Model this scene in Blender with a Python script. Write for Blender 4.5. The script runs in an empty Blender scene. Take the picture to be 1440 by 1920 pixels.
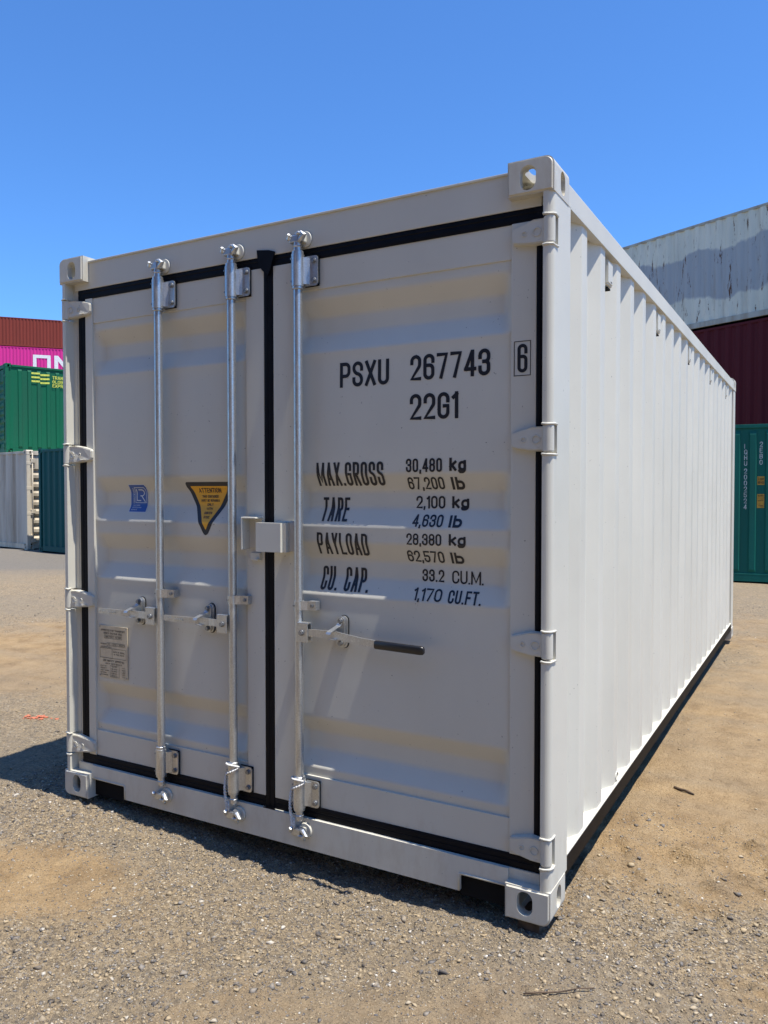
import bpy, bmesh, math, random
import numpy as np
from mathutils import Vector, Matrix

scn = bpy.context.scene
COL = scn.collection
R = math.radians
random.seed(4)

# ------------------------------------------------------------------ camera
cam = bpy.data.cameras.new('camera')
cam.sensor_fit = 'VERTICAL'; cam.sensor_height = 24.0
cam.lens = 24.0 * 1468.6 / 1920.0
cam.clip_start = 0.05; cam.clip_end = 2000
co = bpy.data.objects.new('camera', cam); COL.objects.link(co)
_r = Vector((8.71501382e-01, 4.90392994e-01, -2.27566058e-04))
_u = Vector((-0.01284355, 0.02328879, 0.99964628))
_f = Vector((-0.49022483, 0.87119019, -0.0265946))
co.matrix_world = Matrix(((_r.x, _u.x, -_f.x, 0.79039), (_r.y, _u.y, -_f.y, -2.54336), (_r.z, _u.z, -_f.z, 1.47862), (0, 0, 0, 1)))
scn.camera = co

# ------------------------------------------------------------------ sky and sun
SUN = Vector((0.335, -0.019, 1.0)).normalized()
el = math.asin(SUN.z); az = math.atan2(SUN.x, SUN.y)
w = bpy.data.worlds.new('World'); scn.world = w; w.use_nodes = True
nt = w.node_tree
sky = nt.nodes.new('ShaderNodeTexSky'); sky.sky_type = 'NISHITA'; sky.sun_disc = False
sky.sun_elevation = el; sky.sun_rotation = az
sky.altitude = 300; sky.air_density = 1.0; sky.dust_density = 0.25; sky.ozone_density = 7.0
bg = nt.nodes['Background']; bg.inputs[1].default_value = 0.125
tint = nt.nodes.new('ShaderNodeMix'); tint.data_type = 'RGBA'; tint.blend_type = 'MULTIPLY'; tint.inputs[0].default_value = 1.0
tint.inputs[7].default_value = (0.61, 0.93, 1.23, 1)      # deeper, cleaner blue of a dry midday sky
nt.links.new(sky.outputs[0], tint.inputs[6]); nt.links.new(tint.outputs[2], bg.inputs[0])
sl = bpy.data.lights.new('sun', 'SUN'); sl.energy = 5.0; sl.angle = R(0.53); sl.color = (1.0, 0.945, 0.85)
so = bpy.data.objects.new('sun', sl); COL.objects.link(so)
so.rotation_euler = SUN.to_track_quat('Z', 'Y').to_euler(); so.location = (3, 0, 8)
scn.view_settings.view_transform = 'Standard'
try: scn.view_settings.look = 'None'
except Exception: pass
scn.view_settings.exposure = 0.57; scn.view_settings.gamma = 1.0
scn.cycles.max_bounces = 8; scn.cycles.diffuse_bounces = 4
scn.cycles.caustics_reflective = False; scn.cycles.caustics_refractive = False

# ------------------------------------------------------------------ materials
def mat(name, base, rough=0.5, metal=0.0, var=0.0, vscale=3.0, bump=0.0, bscale=200.0, spec=None, var2=None):
    m = bpy.data.materials.new(name); m.use_nodes = True
    n = m.node_tree; b = n.nodes['Principled BSDF']
    b.inputs['Base Color'].default_value = (*base, 1); b.inputs['Roughness'].default_value = rough
    b.inputs['Metallic'].default_value = metal
    if spec is not None: b.inputs['Specular IOR Level'].default_value = spec
    tc = n.nodes.new('ShaderNodeTexCoord')
    if var:
        t = n.nodes.new('ShaderNodeTexNoise'); t.inputs['Scale'].default_value = vscale; t.inputs['Detail'].default_value = 6
        n.links.new(tc.outputs['Object'], t.inputs['Vector'])
        cr = n.nodes.new('ShaderNodeValToRGB')
        c2 = var2 if var2 else tuple(c * (1 - var) for c in base)
        cr.color_ramp.elements[0].position = 0.35; cr.color_ramp.elements[0].color = (*c2, 1)
        cr.color_ramp.elements[1].position = 0.62; cr.color_ramp.elements[1].color = (*[min(1, c * (1 + var * .3)) for c in base], 1)
        n.links.new(t.outputs['Fac'], cr.inputs[0]); n.links.new(cr.outputs[0], b.inputs['Base Color'])
    if bump:
        t = n.nodes.new('ShaderNodeTexNoise'); t.inputs['Scale'].default_value = bscale; t.inputs['Detail'].default_value = 3
        n.links.new(tc.outputs['Object'], t.inputs['Vector'])
        bp = n.nodes.new('ShaderNodeBump'); bp.inputs['Strength'].default_value = bump; bp.inputs['Distance'].default_value = 0.002
        n.links.new(t.outputs['Fac'], bp.inputs['Height']); n.links.new(bp.outputs[0], b.inputs['Normal'])
    return m

def ramp(n, src, stops):
    cr = n.nodes.new('ShaderNodeValToRGB'); e = cr.color_ramp.elements
    e[0].position, e[0].color = stops[0][0], (*stops[0][1], 1)
    e[1].position, e[1].color = stops[-1][0], (*stops[-1][1], 1)
    for p, c in stops[1:-1]:
        k = e.new(p); k.color = (*c, 1)
    n.links.new(src, cr.inputs[0]); return cr
def noise(n, vec, scale, detail=5, rough=0.55, dist=0.0):
    t = n.nodes.new('ShaderNodeTexNoise'); t.inputs['Scale'].default_value = scale; t.inputs['Detail'].default_value = detail
    t.inputs['Roughness'].default_value = rough; t.inputs['Distortion'].default_value = dist
    n.links.new(vec, t.inputs['Vector']); return t
def mixc(n, fac, a, b, mode='MIX'):
    x = n.nodes.new('ShaderNodeMix'); x.data_type = 'RGBA'; x.blend_type = mode
    for sock, v in ((x.inputs[0], fac), (x.inputs[6], a), (x.inputs[7], b)):
        if isinstance(v, (int, float)): sock.default_value = v
        elif isinstance(v, tuple): sock.default_value = (*v, 1)
        else: n.links.new(v, sock)
    return x.outputs[2]
def mapping(n, src, sc):
    mp = n.nodes.new('ShaderNodeMapping'); mp.inputs['Scale'].default_value = sc; n.links.new(src, mp.inputs[0]); return mp.outputs[0]

def weathered(name, base, dirt, rust=(0.12, 0.045, 0.02), rust_amt=0.5, dirt_amt=0.5, rough=0.55):
    """painted steel with vertical grime streaks, patches of rust and chips"""
    m = bpy.data.materials.new(name); m.use_nodes = True
    n = m.node_tree; b = n.nodes['Principled BSDF']; b.inputs['Roughness'].default_value = rough; b.inputs['Specular IOR Level'].default_value = .15
    tc = n.nodes.new('ShaderNodeTexCoord'); o = tc.outputs['Object']
    st = noise(n, mapping(n, o, (2.2, 2.2, 0.22)), 1.6, 8, .65)
    f1 = ramp(n, st.outputs['Fac'], [(0.42, (0, 0, 0)), (0.72, (dirt_amt,) * 3)])
    c = mixc(n, f1.outputs[0], base, dirt)
    pt = noise(n, mapping(n, o, (7, 7, 1.3)), 2.0, 9, .7, .3)
    f2 = ramp(n, pt.outputs['Fac'], [(0.70 - 0.08 * rust_amt, (0, 0, 0)), (0.76, (1, 1, 1))])
    c = mixc(n, f2.outputs[0], c, rust)
    n.links.new(c, b.inputs['Base Color'])
    bp = n.nodes.new('ShaderNodeBump'); bp.inputs['Strength'].default_value = 0.25; bp.inputs['Distance'].default_value = 0.01
    bn = noise(n, o, 9, 5); n.links.new(bn.outputs['Fac'], bp.inputs['Height']); n.links.new(bp.outputs[0], b.inputs['Normal'])
    return m

# fresh off-white paint of the near container
def fresh_paint(name, base, bumpy):
    m = bpy.data.materials.new(name); m.use_nodes = True
    n = m.node_tree; b = n.nodes['Principled BSDF']; b.inputs['Roughness'].default_value = 0.42
    b.inputs['Specular IOR Level'].default_value = 0.32
    tc = n.nodes.new('ShaderNodeTexCoord'); o = tc.outputs['Object']
    t1 = noise(n, mapping(n, o, (1.5, 1.5, .6)), 1.5, 5)
    c = ramp(n, t1.outputs['Fac'], [(0.3, tuple(v * .91 for v in base)), (0.7, base)]).outputs[0]
    t2 = noise(n, o, 95, 2, .5)      # tiny specks of grit in the paint
    f = ramp(n, t2.outputs['Fac'], [(0.745, (0, 0, 0)), (0.77, (.75, .75, .75))]).outputs[0]
    c = mixc(n, f, c, (0.10, 0.095, 0.085))
    # grime low down on the faces
    sx = n.nodes.new('ShaderNodeSeparateXYZ'); n.links.new(o, sx.inputs[0])
    t3 = noise(n, mapping(n, o, (6, 6, 2.2)), 3, 7, .7)
    ma = n.nodes.new('ShaderNodeMath'); ma.operation = 'MULTIPLY_ADD'; n.links.new(sx.outputs[2], ma.inputs[0]); ma.inputs[1].default_value = -0.55; n.links.new(t3.outputs['Fac'], ma.inputs[2])
    f3 = ramp(n, ma.outputs[0], [(0.40, (0, 0, 0)), (0.72, (.45, .45, .45))]).outputs[0]
    c = mixc(n, f3, c, (0.42, 0.36, 0.27))
    n.links.new(c, b.inputs['Base Color'])
    rr = ramp(n, t1.outputs['Fac'], [(0.3, (.36,) * 3), (.7, (.5,) * 3)]); n.links.new(rr.outputs[0], b.inputs['Roughness'])
    bn = noise(n, o, 420, 2, .5); bn2 = noise(n, o, 9, 3, .5)
    b0_ = n.nodes.new('ShaderNodeBump'); b0_.inputs['Strength'].default_value = .12; b0_.inputs['Distance'].default_value = .03
    n.links.new(noise(n, o, 2.6, 2, .5).outputs['Fac'], b0_.inputs['Height'])
    b1 = n.nodes.new('ShaderNodeBump'); b1.inputs['Strength'].default_value = bumpy; b1.inputs['Distance'].default_value = 0.0006
    b2 = n.nodes.new('ShaderNodeBump'); b2.inputs['Strength'].default_value = 0.12; b2.inputs['Distance'].default_value = 0.004
    n.links.new(b0_.outputs[0], b2.inputs['Normal']); n.links.new(bn2.outputs['Fac'], b2.inputs['Height']); n.links.new(b2.outputs[0], b1.inputs['Normal'])
    n.links.new(bn.outputs['Fac'], b1.inputs['Height']); n.links.new(b1.outputs[0], b.inputs['Normal'])
    return m

M = {}
M['paint'] = fresh_paint('white_grey_paint', (0.625, 0.605, 0.525), 0.35)
M['cast'] = fresh_paint('painted_cast_steel', (0.60, 0.58, 0.505), 1.0)
def galv():
    m = bpy.data.materials.new('galvanised_steel'); m.use_nodes = True
    n = m.node_tree; b = n.nodes['Principled BSDF']; b.inputs['Metallic'].default_value = 0.85
    tc = n.nodes.new('ShaderNodeTexCoord'); o = tc.outputs['Object']
    v = n.nodes.new('ShaderNodeTexVoronoi'); v.inputs['Scale'].default_value = 240; n.links.new(o, v.inputs['Vector'])
    t = noise(n, mapping(n, o, (30, 30, 6)), 3, 6, .7)
    c1 = ramp(n, v.outputs['Color'], [(0.1, (.47, .49, .50)), (.9, (.60, .62, .63))]).outputs[0]
    c = mixc(n, ramp(n, t.outputs['Fac'], [(.45, (0, 0, 0)), (.7, (.6, .6, .6))]).outputs[0], c1, (.50, .48, .45))
    n.links.new(c, b.inputs['Base Color'])
    rr = ramp(n, t.outputs['Fac'], [(.3, (.26,) * 3), (.7, (.48,) * 3)]); n.links.new(rr.outputs[0], b.inputs['Roughness'])
    bp = n.nodes.new('ShaderNodeBump'); bp.inputs['Strength'].default_value = .2; bp.inputs['Distance'].default_value = .0006
    n.links.new(noise(n, o, 260, 3).outputs['Fac'], bp.inputs['Height']); n.links.new(bp.outputs[0], b.inputs['Normal'])
    return m
M['galv'] = galv()
M['bolt'] = mat('dull_zinc_bolt', (.30, .31, .32), .45, .8, .3, 60, .3, 300)
M['rubber'] = mat('black_rubber_seal', (.0060, .0064, .009), .5, 0, .3, 20, .15, 150, spec=.12)
M['blackpaint'] = mat('black_bitumen_paint', (.0085, .0075, .008), .55, 0, .35, 8, .3, 120, spec=.08)
M['grip'] = mat('black_vinyl_grip', (.012, .012, .013), .33, 0)
M['ink'] = mat('black_vinyl_lettering', (.012, .013, .018), .4, 0)
M['bluefilm'] = mat('blue_sticker_film', (.022, .085, .33), .4, 0)
M['whitefilm'] = mat('white_sticker_film', (.62, .66, .70), .45, 0)
M['yellowfilm'] = mat('yellow_sticker_film', (.80, .40, .02), .4, 0)
M['plate'] = mat('brushed_metal_plate', (.62, .53, .38), .5, .12, .12, 30)
M['engrave'] = mat('engraved_plate_ink', (.05, .045, .04), .5, 0)
M['rope'] = mat('white_nylon_rope', (.72, .71, .68), .7, 0, .25, 90, .5, 600)
M['wood'] = mat('weathered_timber', (.10, .065, .04), .8, 0, .5, 30, .6, 90)
M['hollow'] = mat('dark_steel_and_shade', (.012, .012, .012), .9, spec=.1)  # near-black base holds painted shade for pockets; also grille and underframe steel
M['beige'] = weathered('faded_cream_paint', (.62, .55, .43), (.24, .20, .15), rust_amt=.55, dirt_amt=.75)
M['creamshade'] = weathered('faded_cream_shade_tone', (.56, .50, .41), (.24, .18, .12), rust_amt=.6, dirt_amt=.8)  # cream paint toned greyer for the shaded side, with real dirt and rust
M['tealdark'] = weathered('dark_teal_paint', (.008, .085, .082), (.02, .06, .055), rust_amt=.1, dirt_amt=.4)
M['green'] = weathered('bottle_green_paint', (.006, .115, .058), (.03, .085, .06), rust_amt=.15, dirt_amt=.45)
M['pink'] = weathered('magenta_paint', (.62, .035, .26), (.45, .04, .2), rust_amt=0, dirt_amt=.4)
M['brown'] = weathered('red_brown_paint', (.21, .042, .030), (.15, .035, .025), rust_amt=.1, dirt_amt=.5)
M['maroon'] = weathered('dark_maroon_paint', (.085, .010, .014), (.060, .009, .013), rust_amt=0, dirt_amt=.5)
M['tealright'] = weathered('sea_green_paint', (.008, .115, .092), (.015, .065, .052), rust_amt=.35, dirt_amt=.5)
M['yellowpaint'] = mat('yellow_green_lettering', (.62, .66, .10), .5, 0, .3, 20)
M['whitepaint'] = mat('white_lettering', (.75, .76, .76), .5, 0, .15, 10)
M['greypaint'] = mat('pale_worn_lettering', (.50, .56, .54), .55, 0, .3, 20)
M['placard'] = mat('orange_yellow_placard', (.45, .25, .03), .5, 0, .3, 20)
M['blackink'] = M['ink']
def pale_mat():
    m = bpy.data.materials.new('chalky_pale_green_paint'); m.use_nodes = True
    n = m.node_tree; b = n.nodes['Principled BSDF']; b.inputs['Roughness'].default_value = .7; b.inputs['Specular IOR Level'].default_value = .2
    tc = n.nodes.new('ShaderNodeTexCoord'); o = tc.outputs['Object']
    base = ramp(n, noise(n, mapping(n, o, (1, 1, .5)), 1.2, 6).outputs['Fac'], [(.3, (.58, .59, .50)), (.7, (.70, .70, .59))]).outputs[0]
    # repainted blue-grey band across the middle, with a ragged edge
    sx = n.nodes.new('ShaderNodeSeparateXYZ'); n.links.new(o, sx.inputs[0])
    nz = noise(n, mapping(n, o, (1, 0, .6)), 1.1, 5, .6)
    a = n.nodes.new('ShaderNodeMath'); a.operation = 'MULTIPLY_ADD'; n.links.new(nz.outputs['Fac'], a.inputs[0]); a.inputs[1].default_value = .7; n.links.new(sx.outputs[2], a.inputs[2])
    mr = n.nodes.new('ShaderNodeMapRange'); mr.inputs['From Min'].default_value = 1.02; mr.inputs['From Max'].default_value = 1.09; n.links.new(a.outputs[0], mr.inputs[0])
    mr2 = n.nodes.new('ShaderNodeMapRange'); mr2.inputs['From Min'].default_value = 2.18; mr2.inputs['From Max'].default_value = 2.24; n.links.new(a.outputs[0], mr2.inputs[0])
    sb = n.nodes.new('ShaderNodeMath'); sb.operation = 'SUBTRACT'; n.links.new(mr.outputs[0], sb.inputs[0]); n.links.new(mr2.outputs[0], sb.inputs[1])
    c = mixc(n, sb.outputs[0], base, (.37, .40, .41))
    # rust runs
    rz = noise(n, mapping(n, o, (5, 5, .75)), 2.2, 9, .75, .3)
    f = ramp(n, rz.outputs['Fac'], [(.585, (0, 0, 0)), (.62, (1, 1, 1))]).outputs[0]
    c = mixc(n, f, c, (.11, .055, .03))
    rz2 = noise(n, mapping(n, o, (3, 3, .35)), 2.5, 6, .6)
    c = mixc(n, ramp(n, rz2.outputs['Fac'], [(.55, (0, 0, 0)), (.75, (.55, .55, .55))]).outputs[0], c, (.30, .27, .22))
    n.links.new(c, b.inputs['Base Color'])
    return m
M['pale'] = pale_mat()
M['rail_rust'] = weathered('rusty_pale_rail', (.42, .43, .38), (.25, .19, .13), rust_amt=1.0, dirt_amt=.9)

# ------------------------------------------------------------------ mesh builder
class MB:
    def __init__(s): s.v = []; s.f = []; s.sm = []
    def add(s, vs, fs, smooth=False):
        o = len(s.v); s.v += [tuple(p) for p in vs]
        for f in fs: s.f.append(tuple(i + o for i in f)); s.sm.append(smooth)
    def box(s, x0, x1, y0, y1, z0, z1, bev=0.0):
        if bev > 0:
            b = min(bev, (x1 - x0) / 2.2, (y1 - y0) / 2.2, (z1 - z0) / 2.2)
            bm = bmesh.new(); bmesh.ops.create_cube(bm, size=1)
            for v in bm.verts: v.co = ((x0 + x1) / 2 + v.co.x * (x1 - x0), (y0 + y1) / 2 + v.co.y * (y1 - y0), (z0 + z1) / 2 + v.co.z * (z1 - z0))
            bmesh.ops.bevel(bm, geom=bm.edges[:], offset=b, segments=2, affect='EDGES', profile=.6)
            s.bm(bm); return
        s.add([(x, y, z) for x in (x0, x1) for y in (y0, y1) for z in (z0, z1)],
              [(0, 1, 3, 2), (4, 6, 7, 5), (0, 4, 5, 1), (2, 3, 7, 6), (0, 2, 6, 4), (1, 5, 7, 3)])
    def bm(s, bm, smooth=False):
        bm.verts.index_update(); s.add([v.co[:] for v in bm.verts], [[v.index for v in f.verts] for f in bm.faces], smooth); bm.free()
    def tube(s, pts, r, n=14, caps=True, smooth=True):
        """round tube through points; r a number or one per point"""
        pts = [Vector(p) for p in pts]; rr = r if isinstance(r, (list, tuple)) else [r] * len(pts)
        vs = []; a = None
        for i, p in enumerate(pts):
            d = (pts[min(i + 1, len(pts) - 1)] - pts[max(i - 1, 0)]).normalized()
            if a is None: a = d.orthogonal().normalized()
            else: a = (a - d * a.dot(d)).normalized()
            b = d.cross(a)
            for k in range(n):
                t = 2 * math.pi * k / n; vs.append(p + (a * math.cos(t) + b * math.sin(t)) * rr[i])
        fs = []
        for i in range(len(pts) - 1):
            for k in range(n): fs.append((i * n + k, i * n + (k + 1) % n, (i + 1) * n + (k + 1) % n, (i + 1) * n + k))
        o = len(s.v); s.add(vs, fs, smooth)
        if caps:
            s.f.append(tuple(o + k for k in reversed(range(n)))); s.sm.append(False)
            s.f.append(tuple(o + (len(pts) - 1) * n + k for k in range(n))); s.sm.append(False)
    def lathe(s, prof, cx, cy, n=20):
        """vertical lathe, prof = [(r,z)]"""
        vs = [(cx + r * math.cos(2 * math.pi * k / n), cy + r * math.sin(2 * math.pi * k / n), z) for r, z in prof for k in range(n)]
        for i in range(len(prof) - 1):
            o = len(s.v)
            s.add(vs[i * n:(i + 2) * n], [(k, (k + 1) % n, n + (k + 1) % n, n + k) for k in range(n)], True)
        o = len(s.v); s.add(vs[:n], [tuple(reversed(range(n)))]); s.add(vs[-n:], [tuple(range(n))])
    def prism(s, poly, a0, a1, axis='z', smooth=False):
        """poly in the other two axes, extruded; axis z:(x,y) y:(x,z) x:(y,z)"""
        def P(u, v, w): return (u, v, w) if axis == 'z' else ((u, w, v) if axis == 'y' else (w, u, v))
        n = len(poly)
        s.add([P(u, v, a0) for u, v in poly] + [P(u, v, a1) for u, v in poly], [(k, (k + 1) % n, n + (k + 1) % n, n + k) for k in range(n)], smooth)
        s.add([P(u, v, a0) for u, v in poly] + [P(u, v, a1) for u, v in poly], [tuple(reversed(range(n))), tuple(range(n, 2 * n))])
    def tf(s, m):
        s.v = [tuple(m @ Vector(p)) for p in s.v]; return s

def link(o, parent=None):
    COL.objects.link(o)
    if parent: o.parent = parent
    return o
def build(mb, name, m, parent=None, flipfix=True, merge=False):
    me = bpy.data.meshes.new(name); me.from_pydata(mb.v, [], mb.f); 
    me.polygons.foreach_set('use_smooth', mb.sm)
    if flipfix or merge:
        bm = bmesh.new(); bm.from_mesh(me)
        if merge: bmesh.ops.remove_doubles(bm, verts=bm.verts, dist=1e-5)
        if flipfix: bmesh.ops.recalc_face_normals(bm, faces=bm.faces)
        bm.to_mesh(me); bm.free()
    me.materials.append(M[m] if isinstance(m, str) else m); me.update()
    return link(bpy.data.objects.new(name, me), parent)
def build_multi(pieces, name, parent=None):
    """one mesh object out of (builder, material) pieces"""
    me = bpy.data.meshes.new(name); v = []; f = []; sm = []; mi = []
    for k, (mb, m) in enumerate(pieces):
        o = len(v); v += mb.v; f += [tuple(i + o for i in q_) for q_ in mb.f]; sm += mb.sm; mi += [k] * len(mb.f); me.materials.append(M[m])
    me.from_pydata(v, [], f); me.polygons.foreach_set('use_smooth', sm); me.polygons.foreach_set('material_index', mi)
    bm = bmesh.new(); bm.from_mesh(me); bmesh.ops.recalc_face_normals(bm, faces=bm.faces); bm.to_mesh(me); bm.free(); me.update()
    return link(bpy.data.objects.new(name, me), parent)
def thing(name, label, cat, loc=(0, 0, 0), rz=0, group=None):
    o = bpy.data.objects.new(name, None); o.location = loc; o.rotation_euler = (0, 0, rz); o.empty_display_size = .2
    COL.objects.link(o); o['label'] = label; o['category'] = cat
    if group: o['group'] = group
    return o
def tag(o, label, cat, group=None):
    o['label'] = label; o['category'] = cat
    if group: o['group'] = group
    return o

# ------------------------------------------------------------------ stroke lettering
r = 1.0
G = {
 'A': (1.05, [[(0, 0), (.5, 1)], [(.5, 1), (1, 0)], [(.2, .27), (.8, .27)]]), 'B': (1, [[(0, 0), (0, 1)], [(0, 1), (1, 1, .8), (1, .52, .8), (0, .52)], [(0, .52), (1, .52, .8), (1, 0, .8), (0, 0)]]),
 'C': (1, [[(1, .7), (1, 1, r), (0, 1, r), (0, 0, r), (1, 0, r), (1, .3)]]), 'D': (1, [[(0, .5), (0, 1), (1, 1, r), (1, 0, r), (0, 0), (0, .5)]]),
 'E': (.9, [[(1, 1), (0, 1), (0, 0), (1, 0)], [(0, .52), (.85, .52)]]), 'F': (.9, [[(1, 1), (0, 1), (0, 0)], [(0, .5), (.85, .5)]]),
 'G': (1, [[(1, .7), (1, 1, r), (0, 1, r), (0, 0, r), (1, 0, r), (1, .48), (.6, .48)]]), 'H': (1, [[(0, 0), (0, 1)], [(1, 0), (1, 1)], [(0, .5), (1, .5)]]),
 'I': (.0, [[(.5, 0), (.5, 1)]]), 'K': (1, [[(0, 0), (0, 1)], [(1, 1), (0, .42)], [(.25, .58), (1, 0)]]), 'L': (.85, [[(0, 1), (0, 0), (1, 0)]]),
 'M': (1.45, [[(0, 0), (0, 1)], [(.03, .96), (.5, .12), (.97, .96)], [(1, 1), (1, 0)]]), 'N': (1, [[(0, 0), (0, 1)], [(.03, .97), (.97, .03)], [(1, 0), (1, 1)]]),
 'O': (1, [[(0, .5), (0, 1, r), (1, 1, r), (1, 0, r), (0, 0, r), (0, .5)]]), 'P': (1, [[(0, 0), (0, 1)], [(0, 1), (1, 1, .9), (1, .44, .9), (0, .44)]]),
 'Q': (1, [[(0, .5), (0, 1, r), (1, 1, r), (1, 0, r), (0, 0, r), (0, .5)], [(.6, .25), (1.05, -.05)]]),
 'R': (1, [[(0, 0), (0, 1)], [(0, 1), (1, 1, .9), (1, .48, .9), (0, .48)], [(.5, .48), (1, 0)]]),
 'S': (1, [[(1, .72), (1, 1, r), (0, 1, r), (0, .58, .9), (1, .44, .9), (1, 0, r), (0, 0, r), (0, .28)]]), 'T': (1, [[(0, 1), (1, 1)], [(.5, 0), (.5, 1)]]),
 'U': (1, [[(0, 1), (0, 0, r), (1, 0, r), (1, 1)]]), 'V': (1, [[(0, 1), (.5, 0), (1, 1)]]), 'W': (1.4, [[(0, 1), (.25, 0), (.5, .8), (.75, 0), (1, 1)]]),
 'X': (1, [[(0, 0), (1, 1)], [(0, 1), (1, 0)]]), 'Y': (1, [[(0, 1), (.5, .45), (.5, 0)], [(1, 1), (.5, .45)]]), 'Z': (1, [[(0, 1), (1, 1), (0, 0), (1, 0)]]),
 '0': (1, [[(0, .5), (0, 1, r), (1, 1, r), (1, 0, r), (0, 0, r), (0, .5)]]), '1': (.35, [[(0, .84), (1, .97)], [(1, 1), (1, 0)]]),
 '2': (1, [[(0, .72), (0, 1, r), (1, 1, r), (1, .58, .3), (0, .0), (1, 0)]]), '3': (1, [[(0, .72), (0, 1, r), (1, 1, r), (1, .53, .8), (.45, .53)], [(.45, .53), (1, .53, .8), (1, 0, r), (0, 0, r), (0, .28)]]),
 '4': (1, [[(.78, 0), (.78, 1)], [(.72, .98), (0, .26)], [(0, .25), (1.05, .25)]]), '5': (1, [[(1, 1), (0, 1), (0, .55), (1, .6, .8), (1, 0, r), (0, 0, r), (0, .26)]]),
 '6': (1, [[(1, .74), (1, 1, r), (0, 1, r), (0, .3)], [(0.12, .57), (1, .57, .9), (1, 0, r), (0, 0, r), (0, .32)]]), '7': (1, [[(0, 1), (1, 1), (.35, 0)]]),
 '8': (1, [[(.5, .53), (0, .53, .8), (0, 1, r), (1, 1, r), (1, .53, .8), (.5, .53)], [(.5, .53), (0, .53, .8), (0, 0, r), (1, 0, r), (1, .53, .8), (.5, .53)]]),
 'm': (1.5, [[(0, 0), (0, .68)], [(0, .4), (0, .68, .5), (.5, .68, .5), (.5, 0)], [(.5, .4), (.5, .68, .5), (1, .68, .5), (1, 0)]]), 'k': (.9, [[(0, 0), (0, 1)], [(1, .72), (0, .28)], [(.3, .42), (1, 0)]]), 'g': (1, [[(1, .45), (1, .68, r), (0, .68, r), (0, 0, r), (1, 0, r), (1, .2)], [(1, .75), (1, -.24, r), (0, -.24, r), (0, -.12)]]),
 'l': (.0, [[(.5, 0), (.5, 1)]]), 'b': (.9, [[(0, 1), (0, 0)], [(0, 0), (1, 0, .9), (1, .66, .9), (0, .66)]]),
 '.': (.0, [[(.5, 0), (.5, .001)]]), ',': (.0, [[(.5, .03), (.4, -.12)]]), ' ': (.45, []), '-': (.5, [[(0, .5), (1, .5)]]), "'": (0, [[(.5, 1), (.5, .85)]]), '/': (.6, [[(0, 0), (1, 1)]]),
}
def fillet(pts, rad):
    out = []
    for i, p in enumerate(pts):
        q = Vector(p[:2]); rr = (p[2] * rad) if len(p) > 2 else 0
        if rr <= 0 or i in (0, len(pts) - 1): out.append(q); continue
        a = Vector(pts[i - 1][:2]); b = Vector(pts[i + 1][:2]); da = (a - q); db = (b - q)
        la, lb = da.length, db.length; k = min(rr, la * .5 if len(pts[i - 1]) > 2 else la, lb * .5 if len(pts[i + 1]) > 2 else lb)
        A = q + da.normalized() * k; B = q + db.normalized() * k
        for s_ in range(7):
            t = s_ / 6; out.append(A * (1 - t) ** 2 + q * 2 * t * (1 - t) + B * t * t) if False else out.append(arcpt(A, q, B, t))
    return out
def arcpt(A, q, B, t):
    # superellipse-like quarter turn
    c = A + B - q; th = t * math.pi / 2
    return c + (A - c) * math.cos(th) + (B - c) * math.sin(th)
def stroke(pts, t, cap=True):
    P = []
    for p in pts:
        if not P or (p - P[-1]).length > 1e-6: P.append(p.copy())
    if len(P) < 2: return [], []
    if cap:
        P[0] = P[0] - (P[1] - P[0]).normalized() * t / 2; P[-1] = P[-1] + (P[-1] - P[-2]).normalized() * t / 2
    vs = []
    for i, p in enumerate(P):
        d0 = (P[i] - P[i - 1]).normalized() if i > 0 else (P[1] - P[0]).normalized()
        d1 = (P[i + 1] - P[i]).normalized() if i < len(P) - 1 else d0
        n0 = Vector((-d0.y, d0.x)); n1 = Vector((-d1.y, d1.x)); m = n0 + n1
        if m.length < 1e-3: m = n0
        m.normalize(); k = t / 2 / max(.80, m.dot(n0))
        vs += [p + m * k, p - m * k]
    return vs, [(2 * i, 2 * i + 1, 2 * i + 3, 2 * i + 2) for i in range(len(P) - 1)]
def text2d(s, x0, x1, z0, z1, tr, gap=.30):
    """strokes of a string fitted to the box; returns list of (verts2d, faces)"""
    h = z1 - z0; t = h * tr
    ws = [G[c][0] for c in s]; n = len(s)
    # W: cell stroke-centre width unit; every glyph is ws*W + t wide, gaps g
    g = t * gap * 2.2
    W = max((x1 - x0 - n * t - (n - 1) * g) / max(.1, sum(ws)), t * .3)
    out = []; x = x0
    for c in s:
        cw = G[c][0] * W
        for pl in G[c][1]:
            pts = [((x + t / 2 + p[0] * cw), z0 + t / 2 + p[1] * (h - t)) + ((p[2],) if len(p) > 2 else ()) for p in pl]
            rad = max(cw * .5, 1e-5)
            if c in '.,': pts = [(x + t / 2 + (p[0] - .5) * t, z0 + t / 2 + p[1] * h) for p in pl]
            out.append(stroke(fillet(pts, rad), t, not (len(pl) > 2 and pl[0] == pl[-1])))
        x += cw + t + g
    return out

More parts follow.
